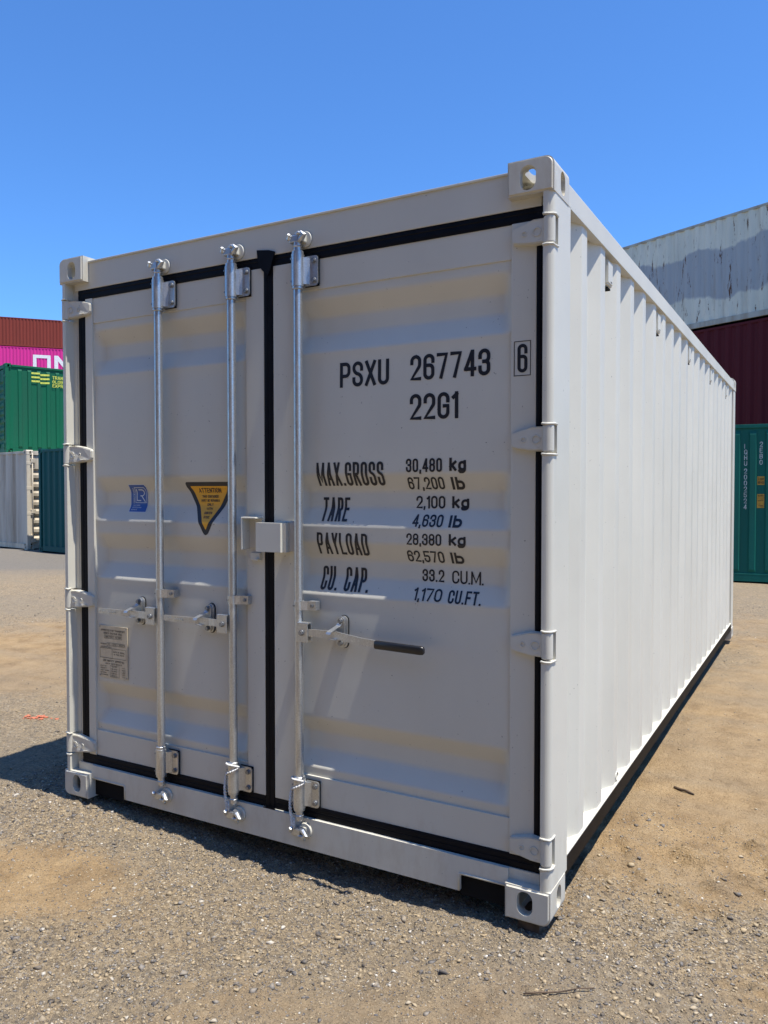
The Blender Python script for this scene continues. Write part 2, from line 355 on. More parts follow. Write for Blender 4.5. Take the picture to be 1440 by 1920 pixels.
def lay(strokes, fn, cuts=(), name='lettering', m='ink', parent=None, off=.0012, step=6e-5, mb_only=False):
    """lay flat strokes on a surface: fn(u, v, offset) -> point"""
    mb = MB()
    for i, (vs, fs) in enumerate(strokes):
        if not vs: continue
        bm = bmesh.new(); bv = [bm.verts.new((p.x, 0, p.y)) for p in vs]
        for f in fs:
            try: bm.faces.new([bv[k] for k in f])
            except ValueError: pass
        lo = min(p.y for p in vs); hi = max(p.y for p in vs)
        for c in cuts:
            if lo < c < hi: bmesh.ops.bisect_plane(bm, geom=bm.verts[:] + bm.edges[:] + bm.faces[:], plane_co=(0, 0, c), plane_no=(0, 0, 1), dist=1e-6)
        for v in bm.verts: v.co = fn(v.co.x, v.co.z, off + step * (i % 24))
        mb.bm(bm)
    if mb_only: return mb
    return build(mb, name, m, parent, flipfix=False)

# ================================================================== GROUND
def hash2(ix, iy, seed):
    n = (ix.astype(np.int64) * 374761393 + iy.astype(np.int64) * 668265263 + seed * 974634777) & 0x7fffffff
    n = (n ^ (n >> 13)) * 1274126177 & 0x7fffffff
    return ((n ^ (n >> 16)) & 0xffff) / 65535.0
def vnoise(x, y, seed=0):
    ix = np.floor(x); iy = np.floor(y); fx = x - ix; fy = y - iy
    fx = fx * fx * (3 - 2 * fx); fy = fy * fy * (3 - 2 * fy)
    a = hash2(ix, iy, seed); b = hash2(ix + 1, iy, seed); c = hash2(ix, iy + 1, seed); d = hash2(ix + 1, iy + 1, seed)
    return (a * (1 - fx) + b * fx) * (1 - fy) + (c * (1 - fx) + d * fx) * fy
def fbm(x, y, s, oct=4, seed=0):
    v = 0; a = 1; t = 0
    for o in range(oct):
        v = v + a * vnoise(x / s + 13.7 * o, y / s + 7.1 * o, seed + o); t += a; a *= .5; s *= .5
    return v / t
def blob(x, y, cx, cy, rx, ry, ang=0):
    c, s_ = math.cos(ang), math.sin(ang); u = ((x - cx) * c + (y - cy) * s_) / rx; v = (-(x - cx) * s_ + (y - cy) * c) / ry
    return np.exp(-(u * u + v * v))
def gravel_mask(x, y):
    """1 = grey gravel, 0 = bare tan dirt"""
    m = .62 + .55 * (fbm(x, y, .9, 4, 3) - .5) + .4 * (fbm(x, y, .22, 3, 9) - .5)
    m -= 1.25 * blob(x, y, -1.95, -.60, .40, .24, .35)           # bare patch front left
    m -= .25 * blob(x, y, -.2, -.55, .7, .25, .5)
    m -= .85 * blob(x, y, .55, 1.6, .95, .9) + .6 * blob(x, y, .8, 4.0, 1.3, 3.0)   # tan strip along the side
    m += .35 * blob(x, y, .5, .3, .5, .16, .5)
    m -= .8 * blob(x, y, -5.6, 2.2, 2.2, 1.7, .45)                # tan yard beyond the left end
    m += .4 * blob(x, y, -3.9, .8, .8, .5, .6)
    m += .5 * blob(x, y, -13, 7.5, 4.5, 2.6, .3)
    return np.clip(m, 0, 1)
def height(x, y):
    z = -.040 + .05 * (fbm(x, y, 1.6, 3, 21) - .5) + .022 * (fbm(x, y, .33, 3, 5) - .5)
    near = np.exp(-((x + .8) ** 2 + (y + .6) ** 2) / 16)
    g = gravel_mask(x, y)
    z = z + near * (.020 * (fbm(x, y, .09, 3, 33) - .5) + .015 * (fbm(x, y, .026, 2, 41) - .5) * (.5 + g))
    # clods in the dirt along the right side
    cl = blob(x, y, .75, .75, .7, .6)
    z = z + cl * (.17 * np.maximum(0, fbm(x, y, .11, 2, 51) - .58) - .05 * np.maximum(0, fbm(x, y, .3, 2, 57) - .55))
    z = z - .035 * blob(x, y, -1.05, .0, .65, .35) + .020 * blob(x, y, -2.36, .08, .22, .22) - .006 * blob(x, y, 0, .1, .3, .3)
    lug = np.sin(2 * np.pi * (y + .45 * np.abs(x - .60)) / .085) * np.clip(1.2 - ((x - .60) / .13) ** 4, 0, 1) * np.exp(-((y - .25) / .65) ** 4)
    z = z + .009 * lug * np.clip(fbm(x, y, .25, 2, 63) * 2.4 - .7, 0, 1)       # worn tyre lug prints
    lim = np.where((x > -2.5) & (x < .05) & (y > -.03) & (y < 6.1), -.012, 9)
    return np.minimum(z, lim)

def grid_axis(lo, hi, c0, c1, fine, grow):
    a = list(np.arange(c0, c1, fine)); s = fine
    while a[-1] < hi: s = min(s * grow, 60); a.append(a[-1] + s)
    s = fine
    while a[0] > lo: s = min(s * grow, 60); a.insert(0, a[0] - s)
    return np.array(a)
gx = grid_axis(-900, 900, -2.7, .95, .0085, 1.04); gy = grid_axis(-900, 900, -1.4, 1.2, .0085, 1.04)
X, Y = np.meshgrid(gx, gy, indexing='ij'); Z = height(X, Y)
far = np.clip((np.hypot(X, Y) - 60) / 200, 0, 1); Z = Z * (1 - far) - .04 * far
nx, ny = len(gx), len(gy)
me = bpy.data.meshes.new('ground')
me.vertices.add(nx * ny); me.vertices.foreach_set('co', np.stack([X, Y, Z], -1).astype(np.float32).ravel())
i = np.arange(nx * ny).reshape(nx, ny)
q = np.stack([i[:-1, :-1], i[1:, :-1], i[1:, 1:], i[:-1, 1:]], -1).reshape(-1, 4)
me.loops.add(q.size); me.loops.foreach_set('vertex_index', q.astype(np.int32).ravel())
me.polygons.add(len(q)); me.polygons.foreach_set('loop_start', np.arange(0, q.size, 4, dtype=np.int32)); me.polygons.foreach_set('loop_total', np.full(len(q), 4, np.int32))
me.polygons.foreach_set('use_smooth', np.ones(len(q), bool))
me.update(calc_edges=True)
at = me.attributes.new('gravel', 'FLOAT', 'POINT'); at.data.foreach_set('value', gravel_mask(X, Y).astype(np.float32).ravel())
sealed = np.clip(1.5 * blob(X, Y, -16, 9.3, 7.5, 3.6, .25) + .5 * (fbm(X, Y, 1.5, 4, 91) - .5), 0, 1)
at = me.attributes.new('sealed', 'FLOAT', 'POINT'); at.data.foreach_set('value', sealed.astype(np.float32).ravel())
def ground_mat():
    m = bpy.data.materials.new('dirt_and_gravel'); m.use_nodes = True
    n = m.node_tree; b = n.nodes['Principled BSDF']; b.inputs['Roughness'].default_value = .95; b.inputs['Specular IOR Level'].default_value = .15
    tc = n.nodes.new('ShaderNodeTexCoord'); o = tc.outputs['Object']
    ga = n.nodes.new('ShaderNodeAttribute'); ga.attribute_name = 'gravel'
    dirt = ramp(n, noise(n, o, 5, 8, .65).outputs['Fac'], [(.3, (.27, .175, .086)), (.5, (.41, .280, .145)), (.72, (.50, .355, .195))]).outputs[0]
    grain = noise(n, o, 160, 3, .7)
    v = n.nodes.new('ShaderNodeTexVoronoi'); v.inputs['Scale'].default_value = 95; n.links.new(o, v.inputs['Vector'])
    v2 = n.nodes.new('ShaderNodeTexVoronoi'); v2.inputs['Scale'].default_value = 38; n.links.new(o, v2.inputs['Vector'])
    sp = n.nodes.new('ShaderNodeSeparateColor'); n.links.new(v.outputs['Color'], sp.inputs[0])
    stone = ramp(n, sp.outputs[0], [(.0, (.035, .034, .034)), (.16, (.15, .127, .096)), (.44, (.345, .268, .165)), (.9, (.465, .362, .230)), (1, (.62, .57, .47))]).outputs[0]
    sp2 = n.nodes.new('ShaderNodeSeparateColor'); n.links.new(v2.outputs['Color'], sp2.inputs[0])
    stone2 = ramp(n, sp2.outputs[1], [(.0, (.13, .125, .12)), (.5, (.27, .22, .155)), (1, (.41, .32, .21))]).outputs[0]
    gr = mixc(n, .4, stone, stone2)
    # ragged mix of dirt and gravel
    rg = noise(n, o, 22, 6, .7)
    a = n.nodes.new('ShaderNodeMath'); a.operation = 'MULTIPLY_ADD'; n.links.new(rg.outputs['Fac'], a.inputs[0]); a.inputs[1].default_value = .9; n.links.new(ga.outputs['Fac'], a.inputs[2])
    fac = ramp(n, a.outputs[0], [(.62, (.10, .10, .10)), (1.0, (.85, .85, .85))]).outputs[0]
    c = mixc(n, fac, dirt, gr)
    c = mixc(n, ramp(n, grain.outputs['Fac'], [(.3, (.55,) * 3), (.7, (.0,) * 3)]).outputs[0], c, (.72, .70, .68), 'MULTIPLY')
    tr_ = noise(n, mapping(n, o, (.10, 1.3, 1)), 2.0, 6, .6)      # wheel-worn streaks across the yard
    c = mixc(n, ramp(n, tr_.outputs['Fac'], [(.45, (0, 0, 0)), (.68, (.40,) * 3)]).outputs[0], c, (.27, .225, .165))
    big = noise(n, o, .35, 6, .6)
    c = mixc(n, ramp(n, big.outputs['Fac'], [(.42, (0, 0, 0)), (.62, (.45,) * 3)]).outputs[0], c, (.25, .212, .158))
    sa = n.nodes.new('ShaderNodeAttribute'); sa.attribute_name = 'sealed'      # old grey hardstand in the distance
    c = mixc(n, ramp(n, sa.outputs['Fac'], [(.35, (0, 0, 0)), (.75, (.8,) * 3)]).outputs[0], c, (.175, .165, .15))
    n.links.new(c, b.inputs['Base Color'])
    b1 = n.nodes.new('ShaderNodeBump'); b1.inputs['Strength'].default_value = 1.0; b1.inputs['Distance'].default_value = .016
    b2 = n.nodes.new('ShaderNodeBump'); b2.inputs['Strength'].default_value = .8; b2.inputs['Distance'].default_value = .006
    b3 = n.nodes.new('ShaderNodeBump'); b3.inputs['Strength'].default_value = .8; b3.inputs['Distance'].default_value = .07
    n.links.new(noise(n, o, 6, 6, .6).outputs['Fac'], b3.inputs['Height'])
    n.links.new(noise(n, o, 55, 6, .7).outputs['Fac'], b1.inputs['Height']); n.links.new(b3.outputs[0], b1.inputs['Normal'])
    n.links.new(v.outputs['Distance'], b2.inputs['Height']); b2.invert = True; n.links.new(b1.outputs[0], b2.inputs['Normal'])
    b4 = n.nodes.new('ShaderNodeBump'); b4.inputs['Strength'].default_value = .7; b4.inputs['Distance'].default_value = .010
    n.links.new(noise(n, o, 130, 4, .75).outputs['Fac'], b4.inputs['Height']); n.links.new(b2.outputs[0], b4.inputs['Normal'])
    n.links.new(b4.outputs[0], b.inputs['Normal'])
    return m
me.materials.append(ground_mat())
ground = link(bpy.data.objects.new('ground', me)); ground['kind'] = 'structure'

# loose crushed stone
def stones():
    rng = np.random.default_rng(7)
    NV, NF = 9, 14
    def shard():
        while True:
            bm = bmesh.new()
            for _ in range(NV):
                p = rng.normal(size=3); p /= np.linalg.norm(p); bm.verts.new(p)
            r_ = bmesh.ops.convex_hull(bm, input=bm.verts[:]); bmesh.ops.triangulate(bm, faces=bm.faces[:]); bm.verts.index_update()
            if len(bm.verts) == NV and len(bm.faces) == NF:
                a_ = np.array([v.co[:] for v in bm.verts]), np.array([[v.index for v in f.verts] for f in bm.faces]); bm.free(); return a_
            bm.free()
    N = 62000
    # positions: dense near the camera's foreground, thinning out
    px = []; 
    P1 = np.stack([rng.uniform(-2.9, 1.0, 175000), rng.uniform(-1.5, 1.3, 175000)], -1)
    P2 = np.stack([rng.uniform(-9, 2.8, 42000), rng.uniform(-1.7, 9, 42000)], -1)
    P = np.concatenate([P1, P2]); S = np.concatenate([np.zeros(len(P1)), np.ones(len(P2))])
    g = gravel_mask(P[:, 0], P[:, 1]); keep = rng.random(len(P)) < (.26 + .80 * g ** 1.5)
    inside = (P[:, 0] > -2.42) & (P[:, 0] < -.02) & (P[:, 1] > .02) & (P[:, 1] < 6.04)
    keep &= ~(inside & (P[:, 1] > .5))
    P = P[keep]; S = S[keep]; N = len(P)
    size = .0027 * (1 - rng.random(N)) ** (-1 / 3.0); size = np.where(g[keep] < .35, size * .75, size); size = np.where(size > .013, np.where(rng.random(N) < .3, rng.uniform(.009, .016, N), rng.uniform(.003, .007, N)), size) * np.where(S > 0, 1.35, 1)
    size = np.where(inside[keep], np.minimum(size, .006), size)
    K = 16; SHP = [shard() for _ in range(K)]; ks = rng.integers(0, K, N)
    sh = np.stack([q_[0] for q_ in SHP])[ks]; bfs = np.stack([q_[1] for q_ in SHP])[ks]; bv = SHP[0][0]
    sc = np.stack([rng.uniform(.8, 1.45, N), rng.uniform(.65, 1.1, N), rng.uniform(.35, .75, N)], -1)
    v = sh * sc[:, None, :] * size[:, None, None]
    a, t = rng.uniform(0, 6.283, N), rng.normal(0, .28, N)
    y = v[:, :, 1] * np.cos(t)[:, None] - v[:, :, 2] * np.sin(t)[:, None]; z = v[:, :, 1] * np.sin(t)[:, None] + v[:, :, 2] * np.cos(t)[:, None]; x = v[:, :, 0]
    xx = x * np.cos(a)[:, None] - y * np.sin(a)[:, None]; yy = x * np.sin(a)[:, None] + y * np.cos(a)[:, None]
    zg = height(P[:, 0], P[:, 1]) + size * .12
    V = np.stack([xx + P[:, 0:1], yy + P[:, 1:2], z + zg[:, None]], -1).reshape(-1, 3)
    F = (bfs + (np.arange(N) * len(bv))[:, None, None]).reshape(-1, 3)
    me = bpy.data.meshes.new('gravel'); me.vertices.add(len(V)); me.vertices.foreach_set('co', V.astype(np.float32).ravel())
    me.loops.add(F.size); me.loops.foreach_set('vertex_index', F.astype(np.int32).ravel())
    me.polygons.add(len(F)); me.polygons.foreach_set('loop_start', np.arange(0, F.size, 3, dtype=np.int32)); me.polygons.foreach_set('loop_total', np.full(len(F), 3, np.int32))
    me.update(calc_edges=True)
    tone = np.repeat(rng.random(N), len(bv)); at = me.attributes.new('tone', 'FLOAT', 'POINT'); at.data.foreach_set('value', tone.astype(np.float32))
    m = bpy.data.materials.new('crushed_stone'); m.use_nodes = True; n = m.node_tree; b = n.nodes['Principled BSDF']; b.inputs['Roughness'].default_value = .9
    b.inputs['Specular IOR Level'].default_value = .2
    ta = n.nodes.new('ShaderNodeAttribute'); ta.attribute_name = 'tone'
    c = ramp(n, ta.outputs['Fac'], [(0, (.040, .042, .048)), (.27, (.115, .122, .135)), (.45, (.21, .205, .20)), (.62, (.31, .25, .165)), (.86, (.41, .32, .20)), (.95, (.40, .35, .27)), (.97, (.52, .50, .45)), (1, (.66, .63, .57))]).outputs[0]
    tc = n.nodes.new('ShaderNodeTexCoord'); nz = noise(n, tc.outputs['Object'], 130, 4, .6)
    c = mixc(n, ramp(n, nz.outputs['Fac'], [(.35, (.5,) * 3), (.65, (0,) * 3)]).outputs[0], c, (.33, .25, .155))
    n.links.new(c, b.inputs['Base Color'])
    me.materials.append(m)
    o = link(bpy.data.objects.new('gravel', me)); o['kind'] = 'stuff'; tag(o, 'loose crushed stone strewn over the dirt yard', 'gravel')
stones()

# ================================================================== CORNER CASTING (one solid, hollow, with openings)
CW, CL, CH = .162, .178, .118
def stadium(cx, cz, w_, h_, n=10):
    rr = w_ / 2 if h_ > w_ else h_ / 2; pts = []
    if h_ > w_:
        for k in range(n + 1): t = math.pi * k / n; pts.append((cx + rr * math.cos(t), cz + (h_ / 2 - rr) + rr * math.sin(t)))
        for k in range(n + 1): t = math.pi + math.pi * k / n; pts.append((cx + rr * math.cos(t), cz - (h_ / 2 - rr) + rr * math.sin(t)))
    return pts
def casting_mesh():
    """right-front-top casting: outer corner at (0,0,CH); spans x -CW..0, y 0..CL, z 0..CH"""
    def tmp(mb):
        me = bpy.data.meshes.new('t'); me.from_pydata(mb.v, [], mb.f); bm = bmesh.new(); bm.from_mesh(me); bmesh.ops.remove_doubles(bm, verts=bm.verts, dist=1e-6); bmesh.ops.recalc_face_normals(bm, faces=bm.faces); bm.to_mesh(me); bm.free()
        o = bpy.data.objects.new('t', me); COL.objects.link(o); return o
    rr = .030
    prof = [(-CW, 0), (0, 0)] + [(-rr + rr * math.cos(t), CH - rr + rr * math.sin(t)) for t in np.linspace(0, math.pi / 2, 8)] + [(-CW, CH)]
    bm = bmesh.new(); lo = [bm.verts.new((x, 0, z)) for x, z in prof]; hi = [bm.verts.new((x, CL, z)) for x, z in prof]; n = len(prof)
    for k in range(n): bm.faces.new((lo[k], lo[(k + 1) % n], hi[(k + 1) % n], hi[k]))
    bm.faces.new(lo[::-1]); bm.faces.new(hi); bmesh.ops.recalc_face_normals(bm, faces=bm.faces)
    bmesh.ops.bevel(bm, geom=[e for e in bm.edges if all(v in lo for v in e.verts)], offset=.007, segments=3, affect='EDGES')
    mb = MB(); mb.bm(bm); a = tmp(mb)
    c1 = MB(); c1.box(-CW + .012, -.028, .028, CL - .012, .012, CH - .028); cut = [tmp(c1)]
    c2 = MB(); c2.prism(stadium(-.089, .054, .0565, .083), -.02, .04, 'y'); cut.append(tmp(c2))
    c3 = MB(); c3.prism(stadium(.105, .052, .051, .080), -.04, .02, 'x'); cut.append(tmp(c3))
    c4 = MB(); c4.prism([(x, y + .10) for x, y in stadium(-.089, 0, .0635, .124)], CH - .05, CH + .02, 'z'); cut.append(tmp(c4))
    for c in cut:
        md = a.modifiers.new('b', 'BOOLEAN'); md.operation = 'DIFFERENCE'; md.solver = 'EXACT'; md.object = c
    dg = bpy.context.evaluated_depsgraph_get(); dg.update()
    me = bpy.data.meshes.new_from_object(a.evaluated_get(dg)); me.name = 'corner_casting'
    me.materials.clear(); me.materials.append(M['cast'])
    for o in [a] + cut: d = o.data; bpy.data.objects.remove(o); bpy.data.meshes.remove(d)
    return me
CM = casting_mesh()
_cm_cache = {}
def casting(parent, corner, sx, sy, sz, m='cast', name='corner_casting'):
    """corner = outer corner point; sx,sy,sz = direction from the container's inside to that corner"""
    key = (sx, sy, sz, m)
    if key not in _cm_cache:
        me = CM.copy(); me.materials.clear(); me.materials.append(M[m])
        bm = bmesh.new(); bm.from_mesh(me)
        for v in bm.verts:
            v.co = (v.co.x * sx, v.co.y * -sy, (v.co.z - CH) * sz)
        if sx * -sy * sz < 0: bmesh.ops.reverse_faces(bm, faces=bm.faces)
        bm.to_mesh(me); bm.free(); _cm_cache[key] = me
    o = bpy.data.objects.new(name, _cm_cache[key]); link(o, parent); o.location = corner; return o

# ================================================================== NEAR CONTAINER
W_, L_, H_ = 2.438, 6.058, 2.591
box = thing('shipping_container', 'near off-white steel container with closed double doors and corrugated side', 'shipping container')
for sx in (1, -1):
    for sy in (-1, 1):
        for sz in (1, -1):
            casting(box, (0 if sx > 0 else -W_, 0 if sy < 0 else L_, H_ if sz > 0 else 0), sx, sy, sz)

HZ = [2.350, 1.655, .955, .248]            # hinge heights
def mir(x): return -W_ - x
# front corner posts
def arc(cx, cy, rr, a0, a1, n=7): return [(cx + rr * math.cos(R(a0 + (a1 - a0) * k / n)), cy + rr * math.sin(R(a0 + (a1 - a0) * k / n))) for k in range(n + 1)]
full = [(-.037, .054), (-.037, .006)] + arc(-.026, .030, .024, -90, 0) + [(-.002, .205), (-.060, .205), (-.060, .054)]
cutp = [(-.037, .060), (-.030, .060), (-.002, .060), (-.002, .205), (-.060, .205), (-.060, .060)]
for side in (0, 1):
    mb = MB(); zs = [CH - .002]
    for h in reversed(HZ): zs += [h - .052, h + .050]
    zs.append(H_ - CH + .002)
    for k in range(len(zs) - 1):
        pl = full if k % 2 == 0 else cutp
        if side: pl = [(mir(x), y) for x, y in pl][::-1]
        mb.prism(pl, zs[k], zs[k + 1])
        # little weld bead lips at the notches
        if k % 2:
            for zz in (zs[k], zs[k + 1]):
                pts = [(-.038, .02, zz), (-.036, .005, zz), (-.024, .0045, zz), (-.006, .012, zz), (-.001, .030, zz), (-.001, .055, zz)]
                if side: pts = [(mir(x), y, z) for x, y, z in pts]
                mb.tube([(x + random.uniform(-.001, .001), y, z + random.uniform(-.002, .002)) for x, y, z in pts], .0042, 8)
    # inner channel beside the seal
    x0, x1 = (-.060, -.045)
    if side: mb.box(mir(-.036), mir(-.080), .056, .10, .12, H_ - .12)
    build(mb, 'corner_post', 'paint', box)
# rear posts
for sx in (0, 1):
    mb = MB(); a, b_ = (-.10, -.004)
    if sx: a, b_ = mir(b_), mir(a)
    mb.box(a, b_, L_ - .168, L_ - .006, CH, H_ - CH, .006); build(mb, 'corner_post', 'paint', box)

# header and sill
mb = MB()
mb.box(-W_ + .158, -.158, .042, .16, 2.442, 2.566, .004)
mb.box(-W_ + .06, -.055, .0425, .16, 2.442, 2.476, .002)
mb.box(-W_ + .160, -.160, .036, .17, 2.564, 2.572, .0015)
mb.box(-W_ + .06, -.05, .052, .12, 2.38, 2.442)
header = build(mb, 'header', 'paint', box)
mb = MB()
def sill_poly():
    zt, zb, zf = .158, .032, .092
    return [(-W_ + .16, zt), (-W_ + .16, zf), (-2.062, zf), (-2.056, zf - .006), (-2.056, zb + .004), (-2.048, zb), (-.350, zb), (-.342, zb + .004), (-.342, zf - .006), (-.336, zf), (-.160, zf), (-.160, zt)]
mb.prism(sill_poly(), .030, .040, 'y')
mb.box(-W_ + .06, -.05, .0405, .12, .105, .1575)
mb.box(-2.048, -.350, .0405, .12, .0325, .104)
for s_ in (0, 1):     # raised strap around each fork notch
    f_ = mir if s_ else (lambda x: x)
    xe, dr_ = (-2.052, -1) if s_ else (-.346, 1)
    mb.tube([(xe, .029, .034), (xe, .029, .092), (xe + dr_ * .003, .029, .097), (xe + dr_ * .009, .029, .098), (f_(-.170), .029, .098)], .0034, 6)
sill = build(mb, 'door_sill', 'paint', box)
mb = MB(); mb.box(-2.050, -.348, .14, .20, .034, .10); build(mb, 'threshold_shade', 'hollow', box)  # near-black block painted in for the shade behind the sill
for xa, xb in ((-2.2745, -2.050), (-.350, -.1635)):
    mb = MB(); mb.box(xa, xb, .050, .60, .010, .103); build(mb, 'fork_pocket_shade', 'hollow', box)  # solid near-black blocks stand in for the shade inside the fork notches

# side walls
PIT = .281; Y0 = .466
def side_profile():
    pts = [(.190, -.048)]
    k = 0
    pts.append((Y0 - .140, -.048)); 
    while True:
        e = Y0 + k * PIT
        if e > L_ - .20: break
        for a, b_ in ((e - .140, -.048), (e - .072, -.012), (e, -.012), (e + .068, -.048)):
            pts.append((a, b_))
        k += 1
    pts = [p_ for i_, p_ in enumerate(pts) if i_ == 0 or p_[0] > pts[i_ - 1][0] + 1e-6]
    pts.append((L_ - .15, pts[-1][1]))
    # bend radii
    out = [pts[0]]
    for a, b_, c in zip(pts, pts[1:], pts[2:]):
        B = Vector(b_); da = (Vector(a) - B); dc = (Vector(c) - B)
        if abs(da.normalized().dot(dc.normalized()) + 1) < 1e-4: continue
        k2 = .0055
        A_, C_ = B + da.normalized() * k2, B + dc.normalized() * k2
        for t in (0, .25, .5, .75, 1): q_ = A_ * (1 - t) ** 2 + B * 2 * t * (1 - t) + C_ * t * t; out.append((q_.x, q_.y))
    out.append(pts[-1]); return out
SP = side_profile()
for s_ in (0, 1):
    mb = MB(); zs = list(np.linspace(.150, 2.478, 25)); n = len(SP); vs = []
    for j, z in enumerate(zs):
        for y, x in SP:
            dx = .0016 * (float(fbm(np.array(y * 1.0), np.array(z), .6, 2, 77)) - .5)
            xx = x + dx * (1 if 0 < j < 24 else 0)
            vs.append((mir(xx) if s_ else xx, y, z))
    mb.add(vs, [(j * n + k, j * n + k + 1, (j + 1) * n + k + 1, (j + 1) * n + k) for j in range(len(zs) - 1) for k in range(n - 1)], True)
    sw = build(mb, 'side_wall', 'paint', box, flipfix=False)
    if s_ == 0:
        # weld bead along the foot of the corrugation
        mb = MB(); mb.tube([(x + .002, y, .1695 + random.uniform(-.001, .001)) for y, x in SP if .21 < y < L_ - .17], .0032, 6); build(mb, 'weld_bead', 'paint', sw)
        for k in (1, 5, 9, 13, 17):
            ym = Y0 + k * PIT + .096
            mb = MB(); bm = bmesh.new(); bmesh.ops.create_cube(bm, size=1)
            for v in bm.verts:
                v.co = (-.030 + v.co.x * .034, ym + v.co.y * .088, 2.392 + v.co.z * .118)
                if v.co.z < 2.35 and v.co.x > -.03: v.co.z += .020
            bmesh.ops.bevel(bm, geom=bm.edges[:], offset=.005, segments=2, affect='EDGES'); mb.bm(bm)
            gr_ = MB(); gr_.box(-.040, -.020, ym - .028, ym + .028, 2.334, 2.3405)
            for q_ in (0, 1, 2): gr_.box(-.0135, -.0125, ym + .004 + q_ * .009, ym + .009 + q_ * .009, 2.362, 2.368)
            build_multi([(mb, 'paint'), (gr_, 'hollow')], 'vent', sw)
# lashing ring at the foot of the side
mb = MB(); mb.tube([(-.012, 1.02 + .022 * math.cos(t), .195 + .018 * math.sin(t)) for t in np.linspace(0, 6.28, 20)], .004, 8)
build(mb, 'lashing_ring', 'paint', box)
# rails
for s_ in (0, 1):
    def rx(a, b_): return (a, b_) if not s_ else (mir(b_), mir(a))
    mb = MB(); mb.box(*rx(-.058, -.003), .170, L_ - .16, 2.477, 2.553, .003); mb.box(*rx(-.040, -.002), .170, L_ - .16, 2.4715, 2.478, .0015)
    build(mb, 'top_side_rail', 'paint', box)
    mb = MB(); mb.box(*rx(-.062, -.004), .170, L_ - .168, .163, .168, .001)
    rail = build(mb, 'bottom_side_rail', 'paint', box)
    mb = MB(); mb.box(*rx(-.010, -.0035), .172, L_ - .170, .098, .1628, .001); mb.box(*rx(-.05, -.0102), .172, L_ - .170, .098, .104)
    build(mb, 'black_rail_face', 'blackpaint', rail)
# roof, rear wall, floor
mb = MB(); ys = np.linspace(.12, L_ - .1, 60)
vs = []
for i_, y in enumerate(ys):
    z = 2.548 + (.012 if i_ % 4 in (1, 2) else 0)
    vs += [(-W_ + .05, y, 2.549), (-W_ + .14, y, z), (-.14, y, z), (-.05, y, 2.549)]
mb.add(vs, [(i_ * 4 + k, i_ * 4 + k + 1, i_ * 4 + k + 5, i_ * 4 + k + 4) for i_ in range(59) for k in range(3)])
build(mb, 'roof', 'paint', box, flipfix=False)
mb = MB(); xs = []; x = -W_ + .11; k = 0
prof = []
while x < -.11: prof.append((x, L_ - .05 if (k // 2) % 2 else L_ - .09)); x += .07; k += 1
mb.add([(x, y, z) for z in (.13, 2.48) for x, y in prof], [(k, k + 1, k + 1 + len(prof), k + len(prof)) for k in range(len(prof) - 1)])
mb.box(-W_ + .16, -.16, L_ - .1, L_ - .03, .03, .13); mb.box(-W_ + .16, -.16, L_ - .1, L_ - .03, 2.48, 2.565)
build(mb, 'rear_wall', 'paint', box)
mb = MB(); mb.box(-W_ + .06, -.06, .13, L_ - .1, .12, .15)
for y in np.arange(.5, 5.8, .42): mb.box(-W_ + .07, -.07, y, y + .05, .04, .119)
build(mb, 'underframe', 'blackpaint', box)

# ------------------------------------------------------------------ door panel surface
YO, DP = .056, .038
TR = [(2.242, 2.173, 2.104, 2.028), (1.545, 1.477, 1.413, 1.339), (1.278, 1.206, 1.139, 1.065), (.566, .501, .430, .363)]
_pl = [(2.40, 0)]
for a, b_, c, d in TR: _pl += [(a, 0), (b_, DP), (c, DP), (d, 0)]
_pl.append((.20, 0))
_z = []; _y = []
for i_ in range(len(_pl)):
    z, y = _pl[i_]
    if i_ in (0, len(_pl) - 1): _z.append(z); _y.append(y); continue
    B = Vector((z, y)); A_ = Vector(_pl[i_ - 1]) - B; C_ = Vector(_pl[i_ + 1]) - B
    k1 = min(.012, A_.length * .45); k3 = min(.012, C_.length * .45)
    A_ = B + A_.normalized() * k1; C_ = B + C_.normalized() * k3
    for t in (0, .2, .4, .6, .8, 1): q_ = A_ * (1 - t) ** 2 + B * 2 * t * (1 - t) + C_ * t * t; _z.append(q_.x); _y.append(q_.y)
_z = np.array(_z)[::-1]; _y = np.array(_y)[::-1]
ROWS = sorted(set([round(float(z), 5) for z in _z] + [.318, .326, 2.279, 2.287] + [round(z, 3) for z in np.arange(.22, 2.4, .045)]))
PX = {'L': (-2.262, -1.330), 'R': (-1.083, -.162)}
def surfY(x, z, side):
    a, b_ = PX[side]; e = min(x - a, b_ - x); k = min(1, max(0, (e + .001) / .034))
    y = YO + float(np.interp(z, _z, _y)) * k
    # residual bow of the pressed sheet: rolls off below each trough
    for t in TR:
        if z < t[3]: y += .0042 * math.exp(-(t[3] - z) / .16) * min(1, (t[3] - z) / .02)
    y += .0022 * (float(fbm(np.array(x + 5), np.array(z), .55, 2, 88 if side == 'L' else 61)) - .5) * min(1, e / .08 if e > 0 else 0)
    return y
TXT_CUTS = [float(z) for z in ROWS]

